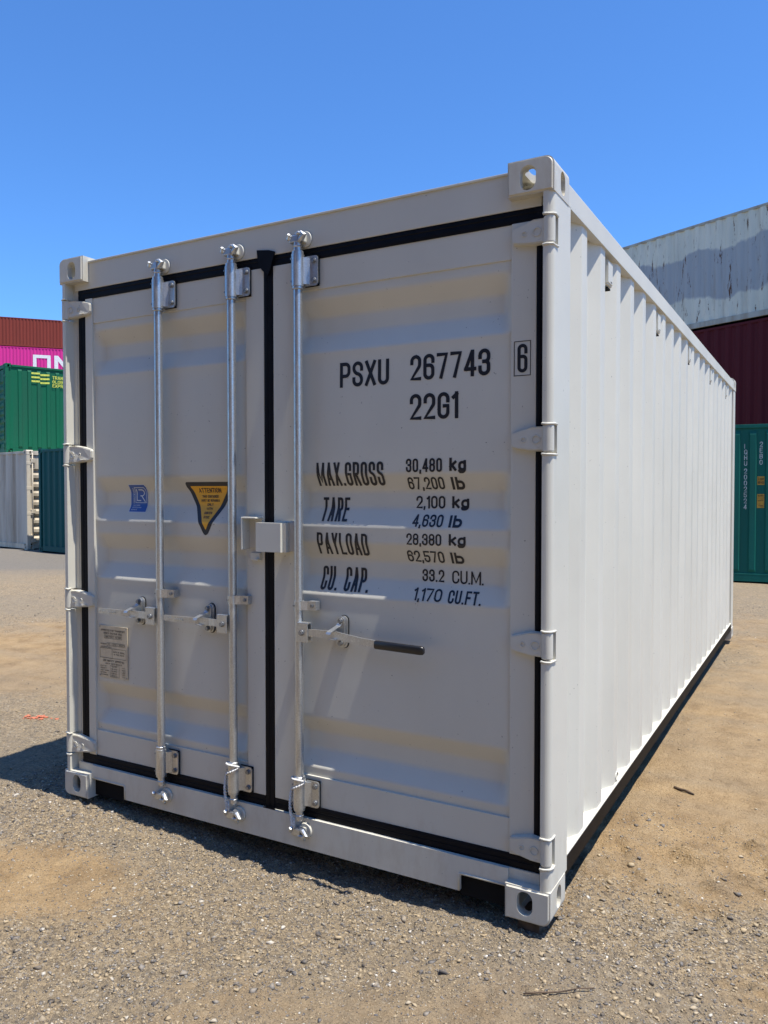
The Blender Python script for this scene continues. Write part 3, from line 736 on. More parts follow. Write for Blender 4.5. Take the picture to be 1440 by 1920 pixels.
def door(side):
    a, b_ = PX[side]
    x0, x1 = (-2.310, -1.235) if side == 'L' else (-1.187, -.072)
    z0, z1 = .204, 2.398
    fy = .046
    mb = MB()
    mb.box(x0, a, fy, .09, z0, z1, .003); mb.box(b_, x1, fy, .09, z0, z1, .003)
    mb.box(a, b_, .0515, .09, 2.278, z1, .002); mb.box(a, b_, .0515, .09, z0, .328, .002)
    d = build(mb, 'door', 'paint', box)
    d['label'] = 'left door leaf with two locking bars' if side == 'L' else 'right door leaf carrying the printed weights'
    mb = MB(); xs = [a + t for t in (0, .006, .017, .034, .05)] + list(np.linspace(a + .08, b_ - .08, 22)) + [b_ - t for t in (.05, .034, .017, .006, 0)]
    zs = [z for z in ROWS if .317 <= z <= 2.288]; nxx = len(xs)
    vs = [(x, surfY(x, z, side), z) for z in zs for x in xs]
    mb.add(vs, [(j * nxx + k, j * nxx + k + 1, (j + 1) * nxx + k + 1, (j + 1) * nxx + k) for j in range(len(zs) - 1) for k in range(nxx - 1)], True)
    build(mb, 'door_panel', 'paint', d, flipfix=False)
    # rubber seal all round: ridged section
    mb = MB()
    def hstrip(xa, xb, za, zb_):
        h = zb_ - za; pr = [(.058, za - .004), (.047, za), (.0455, za + h * .2), (.0465, za + h * .5), (.0475, za + h * .55), (.0450, za + h * .62), (.0455, za + h * .85), (.047, zb_), (.058, zb_ + .004)]
        mb.add([(x, y, z) for x in (xa, xb) for y, z in pr], [(k, k + 1, k + 1 + len(pr), k + len(pr)) for k in range(len(pr) - 1)])
    def vstrip(xa, xb, za, zb_, yo=0):
        h = xb - xa; pr = [(xa - .004, .058), (xa, .047), (xa + h * .2, .0455), (xa + h * .45, .046), (xa + h * .5, .0475), (xa + h * .56, .0455), (xa + h * .8, .046), (xb, .047), (xb + .004, .058)]
        mb.add([(x, y + yo, z) for z in (za, zb_) for x, y in pr], [(k, k + 1, k + 1 + len(pr), k + len(pr)) for k in range(len(pr) - 1)])
    if side == 'L':
        hstrip(-2.357, -1.236, 2.398, 2.444); hstrip(-2.357, -1.236, .156, .204); vstrip(-2.357, -2.310, .17, 2.43)
    else:
        hstrip(-1.236, -.040, 2.398, 2.444); hstrip(-1.186, -.040, .156, .204); vstrip(-.072, -.040, .17, 2.43)
        vstrip(-1.234, -1.190, .135, 2.47, -.001)
        mb.prism([(-1.262, 2.470), (-1.255, 2.415), (-1.235, 2.385), (-1.205, 2.360), (-1.187, 2.40), (-1.170, 2.452), (-1.20, 2.462)], .034, .040, 'y')
        mb.prism([(-1.238, .162), (-1.238, .137), (-1.200, .133), (-1.176, .126), (-1.180, .165)], .031, .036, 'y')
    build(mb, 'rubber_seal', 'rubber', d)
    return d
DL = door('L'); DR = door('R')

# ------------------------------------------------------------------ hinges
def hinge(zc, side, parent):
    mb = MB()
    f = (lambda x: x) if side == 'R' else mir
    tip = -.158 if side == 'R' else -.178
    mb.lathe([(.012, zc - .046), (.0185, zc - .044), (.0195, zc - .040), (.0195, zc + .040), (.0185, zc + .044), (.012, zc + .046)], f(-.021), .0245, 18)
    bm = bmesh.new()
    out = [(-.020, -.043), (-.075, -.041), (tip + .030, -.034), (tip + .006, -.028), (tip, -.016), (tip, .016), (tip + .006, .024), (tip + .05, .036), (-.075, .044), (-.020, .043)]
    lo = [bm.verts.new((f(x), .0455 if x < -.04 else .03, zc + z)) for x, z in out]
    hi = [bm.verts.new((f(x * .985 - .001), .018 + (.012 * max(0, (-x - .08) / .08)), zc + z * .93)) for x, z in out]
    n = len(out)
    for k in range(n): bm.faces.new((lo[k], lo[(k + 1) % n], hi[(k + 1) % n], hi[k]))
    bm.faces.new(hi); bm.faces.new(lo[::-1])
    bmesh.ops.recalc_face_normals(bm, faces=bm.faces)
    bmesh.ops.bevel(bm, geom=[e for e in bm.edges if all(v in hi for v in e.verts)], offset=.003, segments=2, affect='EDGES')
    mb.bm(bm)
    # raised rings
    for cx, rr in ((-.062, .014), (-.108, .008)):
        yy = .017 + (.012 * max(0, (-cx - .08) / .08))
        mb.tube([(f(cx) + rr * math.cos(t), yy, zc - .002 + rr * math.sin(t)) for t in np.linspace(0, 6.2832, 18)], .0018, 6)
    mb.tube([(f(-.05), .018, zc - .030), (f(tip + .035), .026, zc - .024)], .0016, 6)
    build(mb, 'hinge', 'cast', parent)
for h in HZ: hinge(h, 'R', DR); hinge(h, 'L', DL)

# ------------------------------------------------------------------ locking gear
BY, BR = .016, .0178
def locking(xc, parent, hdir):
    mb = MB(); mb.lathe([(BR, .31), (BR, 2.30)], xc, BY, 24); bar = build(mb, 'locking_bar', 'galv', parent)
    def bolt(mb, x, y, z, rr=.0085):
        mb.tube([(x, y, z), (x, y - .004, z)], rr * 1.3, 12); mb.tube([(x, y - .0035, z), (x, y - .0105, z)], rr, 6, smooth=False)
    # sleeves top and bottom with flange plate
    for za, zb_ in ((2.285, 2.418), (.200, .322)):
        mb = MB()
        mb.lathe([(.0215, za - .008), (.0235, za - .006), (.0235, za + .003), (.0262, za + .004), (.0262, zb_ - .004), (.0235, zb_ - .003), (.0235, zb_ + .008), (.0215, zb_ + .010)], xc, BY, 24)
        pa, pb = xc + .022, xc + .082
        mb.prism([(pa, za + .006), (pb - .012, za + .006)] + [(pb - .012 + .012 * math.sin(t), za + .018 - .012 * math.cos(t)) for t in np.linspace(.3, 1.57, 4)] + [(pb - .012 + .012 * math.cos(t), zb_ - .022 + .012 * math.sin(t)) for t in np.linspace(0, 1.57, 5)] + [(pa, zb_ - .010)], .0345, .0405, 'y')
        mb.prism([(xc + .010, BY - .012), (xc + .036, BY + .010), (xc + .046, .034), (xc + .046, .0405), (xc, .0405)], za + .012, zb_ - .016)
        gd = mb
        mb = MB(); mb.box(pa - .004, pb + .003, .0408, .0455, za + .003, zb_ - .007, .002); pad = mb
        mb = MB(); bolt(mb, xc + .064, .0345, za + .026); bolt(mb, xc + .064, .0345, zb_ - .030)
        for zz in (za + .022, zb_ - .022):
            mb.tube([(xc - .017, BY - .020, zz), (xc - .018, BY - .0225, zz)], .004, 8)
        build_multi([(gd, 'galv'), (pad, 'rubber'), (mb, 'bolt')], 'bar_guide', parent)
    # strap at mid height
    mb = MB(); zc = 1.022
    mb.lathe([(BR + .0005, zc - .018), (BR + .004, zc - .018), (BR + .004, zc + .018), (BR + .0005, zc + .018)], xc, BY, 20)
    mb.prism([(xc + .012, BY - .016), (xc + .040, BY + .002), (xc + .076, BY + .008), (xc + .076, BY + .013), (xc + .038, BY + .008), (xc + .010, BY - .010)], zc - .018, zc + .018)
    mb.box(xc + .040, xc + .077, BY + .013, .053, zc - .018, zc + .018, .002)
    st = mb; mb = MB(); bolt(mb, xc + .060, BY + .010, zc, .007)
    mb.tube([(xc - .010, BY - .021, zc), (xc - .0105, BY - .0225, zc)], .0045, 8); build_multi([(st, 'galv'), (mb, 'bolt')], 'bar_strap', parent)
    # cams
    for top in (1, 0):
        sg = 1 if top else -1; zb_ = 2.428 if top else .190; K = 2.478 if top else .108
        mb = MB()
        prof = [(.0165, zb_), (.0165, zb_ + sg * .014), (.019, zb_ + sg * .017), (.0165, zb_ + sg * .020), (.0160, zb_ + sg * .034), (.011, zb_ + sg * .042)]
        mb.lathe(prof, xc, BY, 18)
        zc = K
        mb.box(xc - .032, xc + .012, BY - .016, BY + .012, zc - .018, zc + .012, .005)
        # two bent claws
        mb.tube([(xc - .026, BY, zc - .006), (xc - .034, BY - .016, zc + .004), (xc - .026, BY - .024, zc + .014)], [.011, .011, .006], 7, smooth=False)
        mb.tube([(xc + .004, BY, zc - sg * .012), (xc + .026, BY - .012, zc - sg * .008), (xc + .042, BY - .016, zc + sg * .007), (xc + .026, BY - .020, zc + sg * .018)], [.010, .012, .0115, .006], 7, smooth=False)
        mb.tube([(xc - .01, BY - .006, zc + sg * .012), (xc + .012, BY - .012, zc + sg * .018), (xc + .026, BY - .006, zc + sg * .012)], [.006, .008, .006], 8)
        if not top: mb.tube([(xc + .022, BY - .008, zc - .010), (xc + .034, BY - .016, zc - .028)], [.006, .0065], 10)
        build(mb, 'cam', 'galv', parent)
        mb = MB(); fy = .042 if top else .030
        mb.lathe([(.0, 0), (.0, .001)], 0, 0, 6); mb = MB()
        mb.tube([(xc + .020, fy - .001, K), (xc + .020, fy - .008, K)], [.034, .030], 20)
        mb.box(xc + .010, xc + .030, BY + .002, fy, K - .016, K + .016, .004)
        build(mb, 'cam_keeper', 'paint', header if top else sill)
    # handle
    s = hdir; zc = .918; mb = MB()
    hx0, hx1 = sorted((xc + s * .010, xc + s * .062))
    mb.box(hx0, hx1, BY - .030, BY - .025, zc - .038, zc + .040, .0015)
    mb.box(hx0, hx1, BY - .004, BY + .001, zc - .038, zc + .040, .0015)
    mb.box(hx0, hx1, BY - .0255, BY + .0005, zc + .034, zc + .0405, .0015)
    hub = mb; mb = MB(); bolt(mb, xc + s * .034, BY - .030, zc, .009); build_multi([(hub, 'galv'), (mb, 'bolt')], 'handle_hub', parent)
    lat = xc + s * (.185 if s > 0 else .158)
    mb = MB()
    if s > 0:
        path = [(xc + .030, zc, -.010), (xc + .080, zc + .002, -.008), (xc + .18, zc + .002, .000), (xc + .25, zc - .004, -.010), (xc + .31, zc - .010, -.016), (xc + .375, zc - .013, -.018)]
        hh = [.013, .0145, .0145, .0145, .0145, .0145]
    else:
        path = [(xc - .030, zc, -.010), (xc - .080, zc + .001, -.008), (xc - .12, zc + .001, .000), (xc - .17, zc + .002, -.002), (xc - .22, zc + .001, -.012), (xc - .30, zc + .002, -.018), (xc - .362, zc + .003, -.020)]
        hh = [.013, .0145, .0145, .0135, .0135, .0135, .012]
    vs = []
    for (x, z, y), h in zip(path, hh): vs += [(x, y, z - h), (x, y, z + h), (x, y + .0075, z + h), (x, y + .0075, z - h)]
    fs = [(0, 1, 2, 3), tuple(4 * (len(path) - 1) + k for k in (3, 2, 1, 0))]
    for k in range(len(path) - 1):
        for q_ in range(4): fs.append((4 * k + q_, 4 * k + (q_ + 1) % 4, 4 * k + 4 + (q_ + 1) % 4, 4 * k + 4 + q_))
    mb.add(vs, fs)
    if s < 0:   # stamped digits read as small raised dimples
        for q_ in range(4): mb.box(xc - .300 + q_ * .013, xc - .293 + q_ * .013, -.0195, -.016, zc - .003, zc + .005)
        for q_ in range(3): mb.box(xc - .352 + q_ * .012, xc - .346 + q_ * .012, -.0212, -.018, zc + .001, zc + .008)
    hd = build(mb, 'handle', 'galv', parent)
    if s > 0:
        mb = MB(); xs = [xc + .370, xc + .374, xc + .56, xc + .571, xc + .576]; hs = [.014, .0165, .0165, .015, .009]
        vs = []; n = 12
        for x, h in zip(xs, hs):
            for k in range(n):
                t = 2 * math.pi * k / n; cy = -.0145 ; c_, s2 = math.cos(t), math.sin(t)
                vs.append((x, cy + math.copysign(abs(c_) ** .6, c_) * h * .62, zc - .014 + (x - xc - .37) * -.02 + math.copysign(abs(s2) ** .6, s2) * h))
        fs = [(i_ * n + k, i_ * n + (k + 1) % n, (i_ + 1) * n + (k + 1) % n, (i_ + 1) * n + k) for i_ in range(4) for k in range(n)]
        mb.add(vs, fs, True); mb.add(vs[-n:], [tuple(range(n))]); mb.add(vs[:n], [tuple(reversed(range(n)))])
        build(mb, 'handle_grip', 'grip', parent)
    # latch plate that holds the handle
    zc2 = .926; sdn = 'L' if s < 0 else 'R'; yb = surfY(lat, .93, sdn)
    mb = MB(); mb.prism(stadium(lat + .004, zc2, .040, .126, 8), yb - .010, yb - .002, 'y'); mb.prism(stadium(lat - .003, zc2, .036, .120, 8), yb - .018, yb - .0105, 'y')
    lp = mb
    mb = MB(); mb.prism(stadium(lat + .005, zc2, .044, .131, 8), yb - .0018, yb + .001, 'y'); pad = mb
    mb = MB(); bolt(mb, lat - .003, yb - .018, zc2 + .044); bolt(mb, lat - .003, yb - .018, zc2 - .044); bl = mb
    mb = MB()
    def strap(pts, wd):
        vs = []
        for x, y, z in pts: vs += [(x - wd, y, z), (x + wd, y, z), (x + wd, y + .005, z + .001), (x - wd, y + .005, z + .001)]
        fs = [(0, 1, 2, 3), tuple(4 * (len(pts) - 1) + k for k in (3, 2, 1, 0))]
        for k in range(len(pts) - 1):
            for q_ in range(4): fs.append((4 * k + q_, 4 * k + (q_ + 1) % 4, 4 * k + 4 + (q_ + 1) % 4, 4 * k + 4 + q_))
        mb.add(vs, fs)
    strap([(lat - .004, yb - .022, zc2 + .034), (lat - .006, yb - .030, zc2 + .026), (lat - .010, -.006, zc2 + .016), (lat - .015, -.024, zc2 + .008), (lat - .017, -.028, zc2 + .000)], .011)
    strap([(lat - .004, yb - .020, zc2 - .026), (lat - .008, -.010, zc2 - .024), (lat - .010, -.020, zc2 - .020)], .011)
    build_multi([(lp, 'galv'), (pad, 'rubber'), (bl, 'bolt'), (mb, 'galv')], 'handle_latch', parent)
locking(-1.802, DL, -1); locking(-1.383, DL, -1); locking(-1.042, DR, 1)

# lock box over the gap
mb = MB()
bm = bmesh.new(); bmesh.ops.create_cube(bm, size=1)
for v in bm.verts: v.co = (-1.1665 + v.co.x * .141, .014 + v.co.y * .050, 1.291 + v.co.z * .118)
bmesh.ops.bevel(bm, geom=[e for e in bm.edges if all(v.co.x > -1.12 and v.co.y < 0 for v in e.verts)], offset=.016, segments=4, affect='EDGES')
mb.bm(bm)
mb.box(-1.100, -1.072, .028, .044, 1.234, 1.352, .003)
mb.tube([(-1.074 + random.uniform(-.002, .002), .038, z) for z in np.linspace(1.236, 1.350, 14)], .005, 8)
mb.tube([(x, .036, 1.353 + random.uniform(-.002, .002)) for x in np.linspace(-1.16, -1.076, 10)], .0045, 8)
build(mb, 'lock_box', 'paint', DR)
mb = MB(); mb.box(-1.318, -1.311, -.008, .046, 1.236, 1.372, .002); mb.box(-1.3105, -1.243, -.008, .046, 1.365, 1.372, .002)
mb.box(-1.300, -1.250, .030, .045, 1.190, 1.222, .002); mb.box(-1.266, -1.250, .012, .030, 1.192, 1.200, .001)
build(mb, 'lock_bracket', 'paint', DL)
mb = MB(); mb.box(-1.3105, -1.243, .040, .0458, 1.242, 1.3645); build(mb, 'lock_recess', 'paint', DL)

# ------------------------------------------------------------------ printed weights and numbers
def on_door(side): return lambda u, v, off: (u, surfY(u, v, side) - off, v)
fR = on_door('R'); fL = on_door('L')
T1 = .14
LINES = [('PSXU', -.871, -.651, 1.883, 1.980, T1), ('267743', -.561, -.243, 1.888, 1.983, T1), ('22G1', -.562, -.365, 1.742, 1.839, T1),
 ('30,480', -.578, -.429, 1.549, 1.600, .15), ('kg', -.400, -.334, 1.552, 1.600, .21), ('67,200', -.579, -.429, 1.485, 1.531, .15), ('lb', -.400, -.348, 1.484, 1.530, .22),
 ('2,100', -.553, -.433, 1.414, 1.461, .15), ('kg', -.405, -.337, 1.416, 1.460, .21), ('4,630', -.556, -.431, 1.346, 1.392, .15), ('lb', -.406, -.354, 1.346, 1.390, .22),
 ('28,380', -.578, -.433, 1.277, 1.321, .15), ('kg', -.403, -.336, 1.280, 1.322, .21), ('62,570', -.584, -.431, 1.212, 1.256, .15), ('lb', -.404, -.352, 1.212, 1.254, .22),
 ('33.2', -.528, -.437, 1.140, 1.186, .15), ('CU.M.', -.405, -.280, 1.138, 1.186, .13), ('1,170', -.552, -.435, 1.070, 1.116, .15), ('CU.FT.', -.409, -.278, 1.068, 1.115, .155),
 ('MAX.GROSS', -.982, -.675, 1.500, 1.592, .112), ('TARE', -.972, -.846, 1.359, 1.454, .112), ('PAYLOAD', -.983, -.748, 1.227, 1.314, .112), ('CU. CAP.', -.975, -.752, 1.084, 1.178, .112)]
for s_, xa, xb, za, zb_, tr in LINES:
    lay(text2d(s_, xa, xb, za, zb_, tr), fR, TXT_CUTS, 'lettering', 'ink', DR)
stile = lambda u, v, off: (u, .046 - off, v)
st6 = text2d('6', -.1385, -.1025, 1.886, 1.984, .118)
fr = [stroke([Vector((-.150, 1.876)), Vector((-.092, 1.876)), Vector((-.092, 1.993)), Vector((-.150, 1.993)), Vector((-.150, 1.876))], .0028)]
lay(st6 + fr, stile, (), 'lettering', 'ink', DR)

# ------------------------------------------------------------------ stickers
def film(poly, fn, cuts, name, m, parent, off=.0010):
    bm = bmesh.new(); f = bm.faces.new([bm.verts.new((x, 0, z)) for x, z in poly])
    bmesh.ops.triangulate(bm, faces=[f])
    for c in cuts: bmesh.ops.bisect_plane(bm, geom=bm.verts[:] + bm.edges[:] + bm.faces[:], plane_co=(0, 0, c), plane_no=(0, 0, 1), dist=1e-6)
    xs = [p[0] for p in poly]
    for v in bm.verts: v.co = fn(v.co.x, v.co.z, off)
    mb = MB(); mb.bm(bm); return build(mb, name, m, parent, flipfix=False)
def cuts_in(a, b_): return [z for z in TXT_CUTS if a < z < b_]
cz = cuts_in(1.37, 1.52)
# class mark
b0, b1, zt, zb_ = -2.062, -1.955, 1.509, 1.382
film([(b0 - .002, zt + .002), (b1 - .006, zt + .002), (b1 + .004, zt - .012), (b1 + .004, zb_ - .002), (b0 - .002, zb_ - .002)], fL, cz, 'sticker_border', 'whitefilm', DL, .0008)
cl = film([(b0 + .001, zt - .001), (b1 - .007, zt - .001), (b1 + .001, zt - .013), (b1 + .001, zb_ + .001), (b0 + .001, zb_ + .001)], fL, cz, 'class_sticker', 'bluefilm', DL, .0013)
sq = [Vector(p) for p in ((-2.030, zt - .014), (-1.970, zt - .014), (-1.962, zt - .024), (-1.962, zt - .084), (-2.030, zt - .084), (-2.030, zt - .0125))]
st = [stroke(sq, .0026), stroke([Vector((-2.021, zt - .023)), Vector((-2.021, zt - .074)), Vector((-1.998, zt - .074))], .0048),
      stroke(fillet([(-2.006, zt - .024), (-1.974, zt - .024, 1), (-1.974, zt - .052, 1), (-1.998, zt - .052)], .016), .0044), stroke([Vector((-1.992, zt - .052)), Vector((-1.970, zt - .078))], .0048)]
def turned(strs, cx, cz_):  # quarter turn: reads upwards
    return [([Vector((cx - (p.y), cz_ + p.x)) for p in vs], fs) for vs, fs in strs]
st += turned(text2d('CERTIFIED', 0, .072, -.004, .004, .17), -2.040, zt - .088)
for k, s_ in enumerate(('CONTAINER', 'CERTIFICATION', 'SCHEME')): st += text2d(s_, -2.044 - k * .003, (-2.000, -1.990, -2.012)[k], zt - .099 - k * .010, zt - .0935 - k * .010, .17)
lay(st, fL, TXT_CUTS, 'lettering', 'whitefilm', DL, off=.0018)
# warning triangle
raw = [(-1.57, 1.519), (-1.440, 1.519, 1), (-1.4385, 1.500, .6), (-1.557, 1.292, 1), (-1.570, 1.284, .6), (-1.583, 1.292, 1), (-1.7015, 1.500, .6), (-1.700, 1.519, 1), (-1.57, 1.519)]
fo = [(p.x, p.y) for p in fillet(raw, .013)][:-1]
cz = cuts_in(1.28, 1.53)
film(fo, fL, cz, 'sticker_border', 'ink', DL, .0010)
rin = [(-1.57, 1.501), (-1.462, 1.501, 1), (-1.570, 1.308, .8), (-1.678, 1.501, 1), (-1.57, 1.501)]
fi = [(p.x, p.y) for p in fillet(rin, .006)][:-1]
film(fi, fL, cz, 'warning_sticker', 'yellowfilm', DL, .0016)
st = text2d('ATTENTION', -1.634, -1.506, 1.4720, 1.4925, .17)
for s_, xa, xb, zc in (('THIS CONTAINER', -1.616, -1.524, 1.4555), ('MUST BE REPAIRED', -1.622, -1.518, 1.4375), ('ONLY', -1.588, -1.552, 1.4195), ('WITH', -1.588, -1.553, 1.4015), ('CORTEN', -1.592, -1.548, 1.3830), ('STEEL', -1.588, -1.553, 1.3650)):
    st += text2d(s_, xa, xb, zc - .0055, zc + .0055, .17)
lay(st, fL, TXT_CUTS, 'lettering', 'ink', DL, off=.0022)
# approval plate
pm = MB(); pm.box(-2.240, -2.050, .0505, .0545, .592, .838, .001)
mb = MB()
for x in (-2.234, -2.056):
    for z in (.598, .832): mb.tube([(x, .0505, z), (x, .0490, z)], .0035, 8)
build_multi([(pm, 'plate'), (mb, 'bolt')], 'approval_plate', DL)
fp = lambda u, v, off: (u, .0505 - off, v)
st = text2d('APPROVED FOR TRANSPORT', -2.228, -2.064, .8115, .8205, .16) + text2d('UNDER CUSTOMS SEAL', -2.208, -2.082, .798, .807, .16) + text2d('GBC1557 14766', -2.196, -2.092, .781, .790, .16)
def rect(a, b_, c, d, t=.0014): return [stroke([Vector((a, c)), Vector((b_, c)), Vector((b_, d)), Vector((a, d)), Vector((a, c))], t)]
st += rect(-2.202, -2.086, .778, .793) + rect(-2.232, -2.058, .684, .730) + rect(-2.232, -2.150, .6845, .7295) + rect(-2.186, -2.066, .744, .757)
st += text2d('PRODUCT', -2.228, -2.190, .746, .753, .17) + text2d('20 - 0113 - 10021', -2.182, -2.070, .7465, .7545, .16) + text2d('MANUFACTURED', -2.230, -2.156, .733, .739, .17)
st += text2d('DATE OF SERIAL', -2.144, -2.066, .712, .719, .16) + text2d('IN THE 2023', -2.140, -2.072, .700, .707, .16)
st += text2d('CSC SAFETY APPROVAL', -2.212, -2.070, .666, .676, .16) + text2d('GB-LR 10021 05/2021', -2.196, -2.086, .6535, .661, .16)
for k in range(5):
    z = .641 - k * .0105; st += text2d(('DATE', 'IDENTITY', 'MAX WEIGHT', 'STACK', 'RACKING')[k], -2.230, (-2.19, -2.19, -2.172, -2.19, -2.18)[k], z, z + .006, .17)
    st += text2d(('2021', 'GB 1002', '30480', '216000', '150000')[k], -2.158, -2.118, z, z + .006, .17) + text2d(('', 'KG', 'LB', 'KG', 'N')[k] or '-', -2.086, -2.066, z, z + .006, .17)
st += rect(-2.164, -2.104, .596, .649)
lay(st, fp, (), 'lettering', 'engrave', DL, off=.0004)

# ------------------------------------------------------------------ ropes tied to the bar feet
def rope(xc, label):
    root = []; z0 = .325
    for t in np.linspace(-.4, 1.0, 22):
        a = R(70) - t * R(250); root.append((xc + .029 * math.cos(a), BY - .029 * abs(math.sin(a)) * (1 if math.sin(a) > -2 else 1), z0 - .055 * max(0, t) ** 1.2))
    loop = []
    for t in np.linspace(0, 1, 16): loop.append((xc - .029 - .004 * math.sin(t * 5), BY - .012 - .006 * math.sin(3 * t), z0 - .055 - t * (.150)))
    mb = MB(); path = root + loop
    for ph in (0, math.pi):      # two twisted strands
        pts = []; P = [Vector(p) for p in path]; L = 0; dense = []
        for i_ in range(len(P) - 1):
            for q_ in range(4): dense.append(P[i_].lerp(P[i_ + 1], q_ / 4))
        for i_, p in enumerate(dense):
            if i_: L += (p - dense[i_ - 1]).length
            k = min(1, max(0, (L - .10) / .03)); a = ph + L * 260
            pts.append(p + Vector((math.cos(a), math.sin(a), 0)) * (.0034 * (.5 + .5 * k)))
        mb.tube(pts, .0038, 6)
    # tail folded back
    b_ = Vector(loop[-1]); mb.tube([b_, b_ + Vector((.006, -.002, -.008)), b_ + Vector((.010, -.003, .010)), b_ + Vector((.008, -.002, .045))], .0032, 6)
    tag(build(mb, 'rope', 'rope'), label, 'rope', 'ropes looped on the locking bars')
rope(-1.383, 'white twisted rope looped round the bar foot just left of the door gap')
rope(-1.042, 'white twisted rope looped round the bar foot just right of the door gap')

# timber packer under the near corner, twigs and brick crumbs
mb = MB(); mb.box(-.125, -.045, .03, .16, -.052, -.002, .006); tag(build(mb, 'timber_block', 'wood'), 'dark timber packer under the nearest bottom corner of the off-white container', 'timber block')
def twig(pts, rr, label):
    mb = MB(); P = []
    for x, y, dz in pts: P.append((x, y, float(height(np.array(x), np.array(y))) + dz))
    mb.tube(P, [rr * (1 - .5 * k / len(P)) for k in range(len(P))], 7); tag(build(mb, 'twig', 'wood'), label, 'twig')
twig([(.02, -.32, .006), (.06, -.295, .008), (.11, -.262, .006), (.16, -.225, .009), (.20, -.195, .006)], .0028, 'thin curved dry twig lying on gravel at the bottom edge')
twig([(.14, 1.63, .004), (.165, 1.62, .008), (.205, 1.605, .009), (.24, 1.59, .004)], .008, 'short thick bit of bark on tan dirt beside the container')
mb = MB(); rng = random.Random(3)
for k in range(46):
    x = -3.80 + rng.gauss(0, .045); y = .86 + (x + 3.83) * .45 + rng.gauss(0, .025); s_ = rng.uniform(.005, .014)
    bm = bmesh.new(); bmesh.ops.create_icosphere(bm, subdivisions=1, radius=s_)
    z = float(height(np.array(x), np.array(y)))
    for v in bm.verts: v.co = (x + v.co.x * rng.uniform(.7, 1.5), y + v.co.y * rng.uniform(.7, 1.4), z + .004 + v.co.z * .5)
    mb.bm(bm)
M['brick'] = mat('orange_red_crumbs', (.50, .16, .09), .85, 0, .3, 60)
tag(build(mb, 'paint_crumbs', 'brick'), 'orange red crumbled patch on the gravel left of the container', 'rubble')

